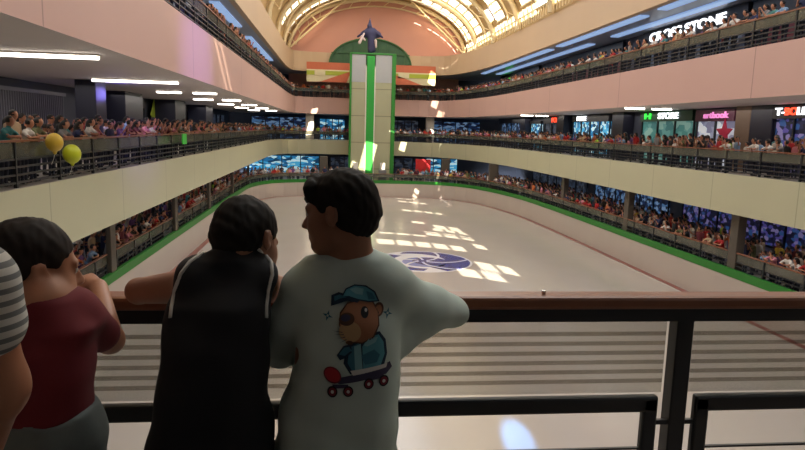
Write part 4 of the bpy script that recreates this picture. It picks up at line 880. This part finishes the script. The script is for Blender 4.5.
# skip figures that would stand inside a pier or column
PEOPLE = [p for p in PEOPLE if not any(abs(p['x'] - x) < .62 and abs(p['y'] - y) < .72 for _, x, y in pm) and not (p['z'] < -1 and any(abs(p['x'] - x) < .8 and abs(p['y'] - y) < .7 for x, y in [(16.8, 66.5), (13.2, 75.5), (-1.2, 75.4)]))
          and not (p['y'] > 72 and p['z'] < -1 and 1.2 < p['x'] < 7.5) and not (p['z'] == 0 and any(abs(p['x'] - x) < w + .35 and abs(p['y'] - y) < l + .35 for x, y, w, l in OBST))
          and not (p['z'] < -1 and p['y'] > 75 and 9 < p['x'] < 12)]
PEOPLE.sort(key=lambda p: p['key'] + .45 * p['row'] * 8); FRONT = [p for p in PEOPLE[:300] if p['key'] < 900]; REST = [p for p in PEOPLE if not any(p is q for q in FRONT)]
seen = {}
def neigh(p):
    c = sorted((q for q in FRONT if q is not p and q['where'] == p['where'] and q['row'] == p['row'] and abs(q['x'] - p['x']) + abs(q['y'] - p['y']) < 2.2), key=lambda q: abs(q['x'] - p['x']) + abs(q['y'] - p['y']))
    return c[:2]
for p in FRONT:
    n = [COLS[q['ci']][0] for q in neigh(p)]; side = 'in the second row' if p['row'] else ''
    nb = (' between %s and %s tops' % tuple(n)) if len(n) == 2 and n[0] != n[1] else (' between two in %s' % n[0] if len(n) == 2 else (' next to a %s top' % n[0] if n else ''))
    hair = 'long-haired ' if p['lh'] else ''
    pose = PH[p['ps']]
    p['lab'] = '%s%s top, %s,%s, %s' % (hair, COLS[p['ci']][0], pose, nb, p['where']); p['lab'] = p['lab'].replace(',,', ',').replace(', ,', ',')
    if len(p['lab'].split()) > 13: p['lab'] = p['lab'].replace('long-haired ', '')
    if len(p['lab'].split()) > 13: p['lab'] = p['lab'].replace(' ' + pose + ',', '')
    if len(p['lab'].split()) > 13: p['lab'] = p['lab'].replace(' top, ', ' top ', 1).replace('pale blue', 'pale-blue')
    if len(p['lab'].split()) > 16: print('LONG', p['lab'])
    seen.setdefault((p['row'] > 0, p['lab']), []).append(p)
for v in seen.values():
    for k, p in enumerate(sorted(v, key=lambda p: p['key'])):
        if len(v) > 1: p['lab'] = p['lab'].replace(' between', (' nearer,' if k == 0 else ' farther,') + ' between', 1) if len(p['lab'].split()) < 13 else p['lab'].replace('between', 'nearer, amid' if k == 0 else 'amid', 1)
for p in FRONT:
    o = bpy.data.objects.new('person', PROTO[p['ps'], p['lh']]); COL.objects.link(o); o.location = (p['x'], p['y'], p['z']); o.rotation_euler[2] = p['rz']; o.scale = (p['s'],) * 3
    o.color = (*lin(COLS[p['ci']][1]), 1); lab = ('back-row ' if p['row'] else '') + 'person in ' + p['lab']
    tag(o, lab, 'person', 'spectators on the ' + p['where'].split(', ')[1])
# everyone further off, too many to list
Vs, Fs, Ls, Cs = [], [], [], []; base = 0
for p in REST:
    P, F, lb = COARSE[p['ps'], p['lh']]; c, s = math.cos(p['rz']), math.sin(p['rz']); Q = P * p['s']
    Q = np.stack([Q[:, 0] * c - Q[:, 1] * s + p['x'], Q[:, 0] * s + Q[:, 1] * c + p['y'], Q[:, 2] + p['z']], 1)
    Vs.append(Q); Fs.append(F + base); Ls.append(lb); Cs.append(np.tile((*lin(COLS[p['ci']][1]), 1), (len(P), 1))); base += len(P)
me = arrays_to_mesh('crowd', np.concatenate(Vs), np.concatenate(Fs), np.concatenate(Ls))
at_ = me.color_attributes.new('shirt', 'FLOAT_COLOR', 'POINT'); at_.data.foreach_set('color', np.concatenate(Cs).astype(np.float32).ravel())
for m_ in (sk_c, hr_c, sh_v, pt_c, ph_c): me.materials.append(m_)
o = bpy.data.objects.new('crowd', me); COL.objects.link(o); tag(o, 'distant rows of spectators filling every gallery around the rink', 'crowd', kind='stuff')
print('people', len(PEOPLE), len(FRONT), len(REST), 'dup labels', sum(len(v) > 1 for v in seen.values()))
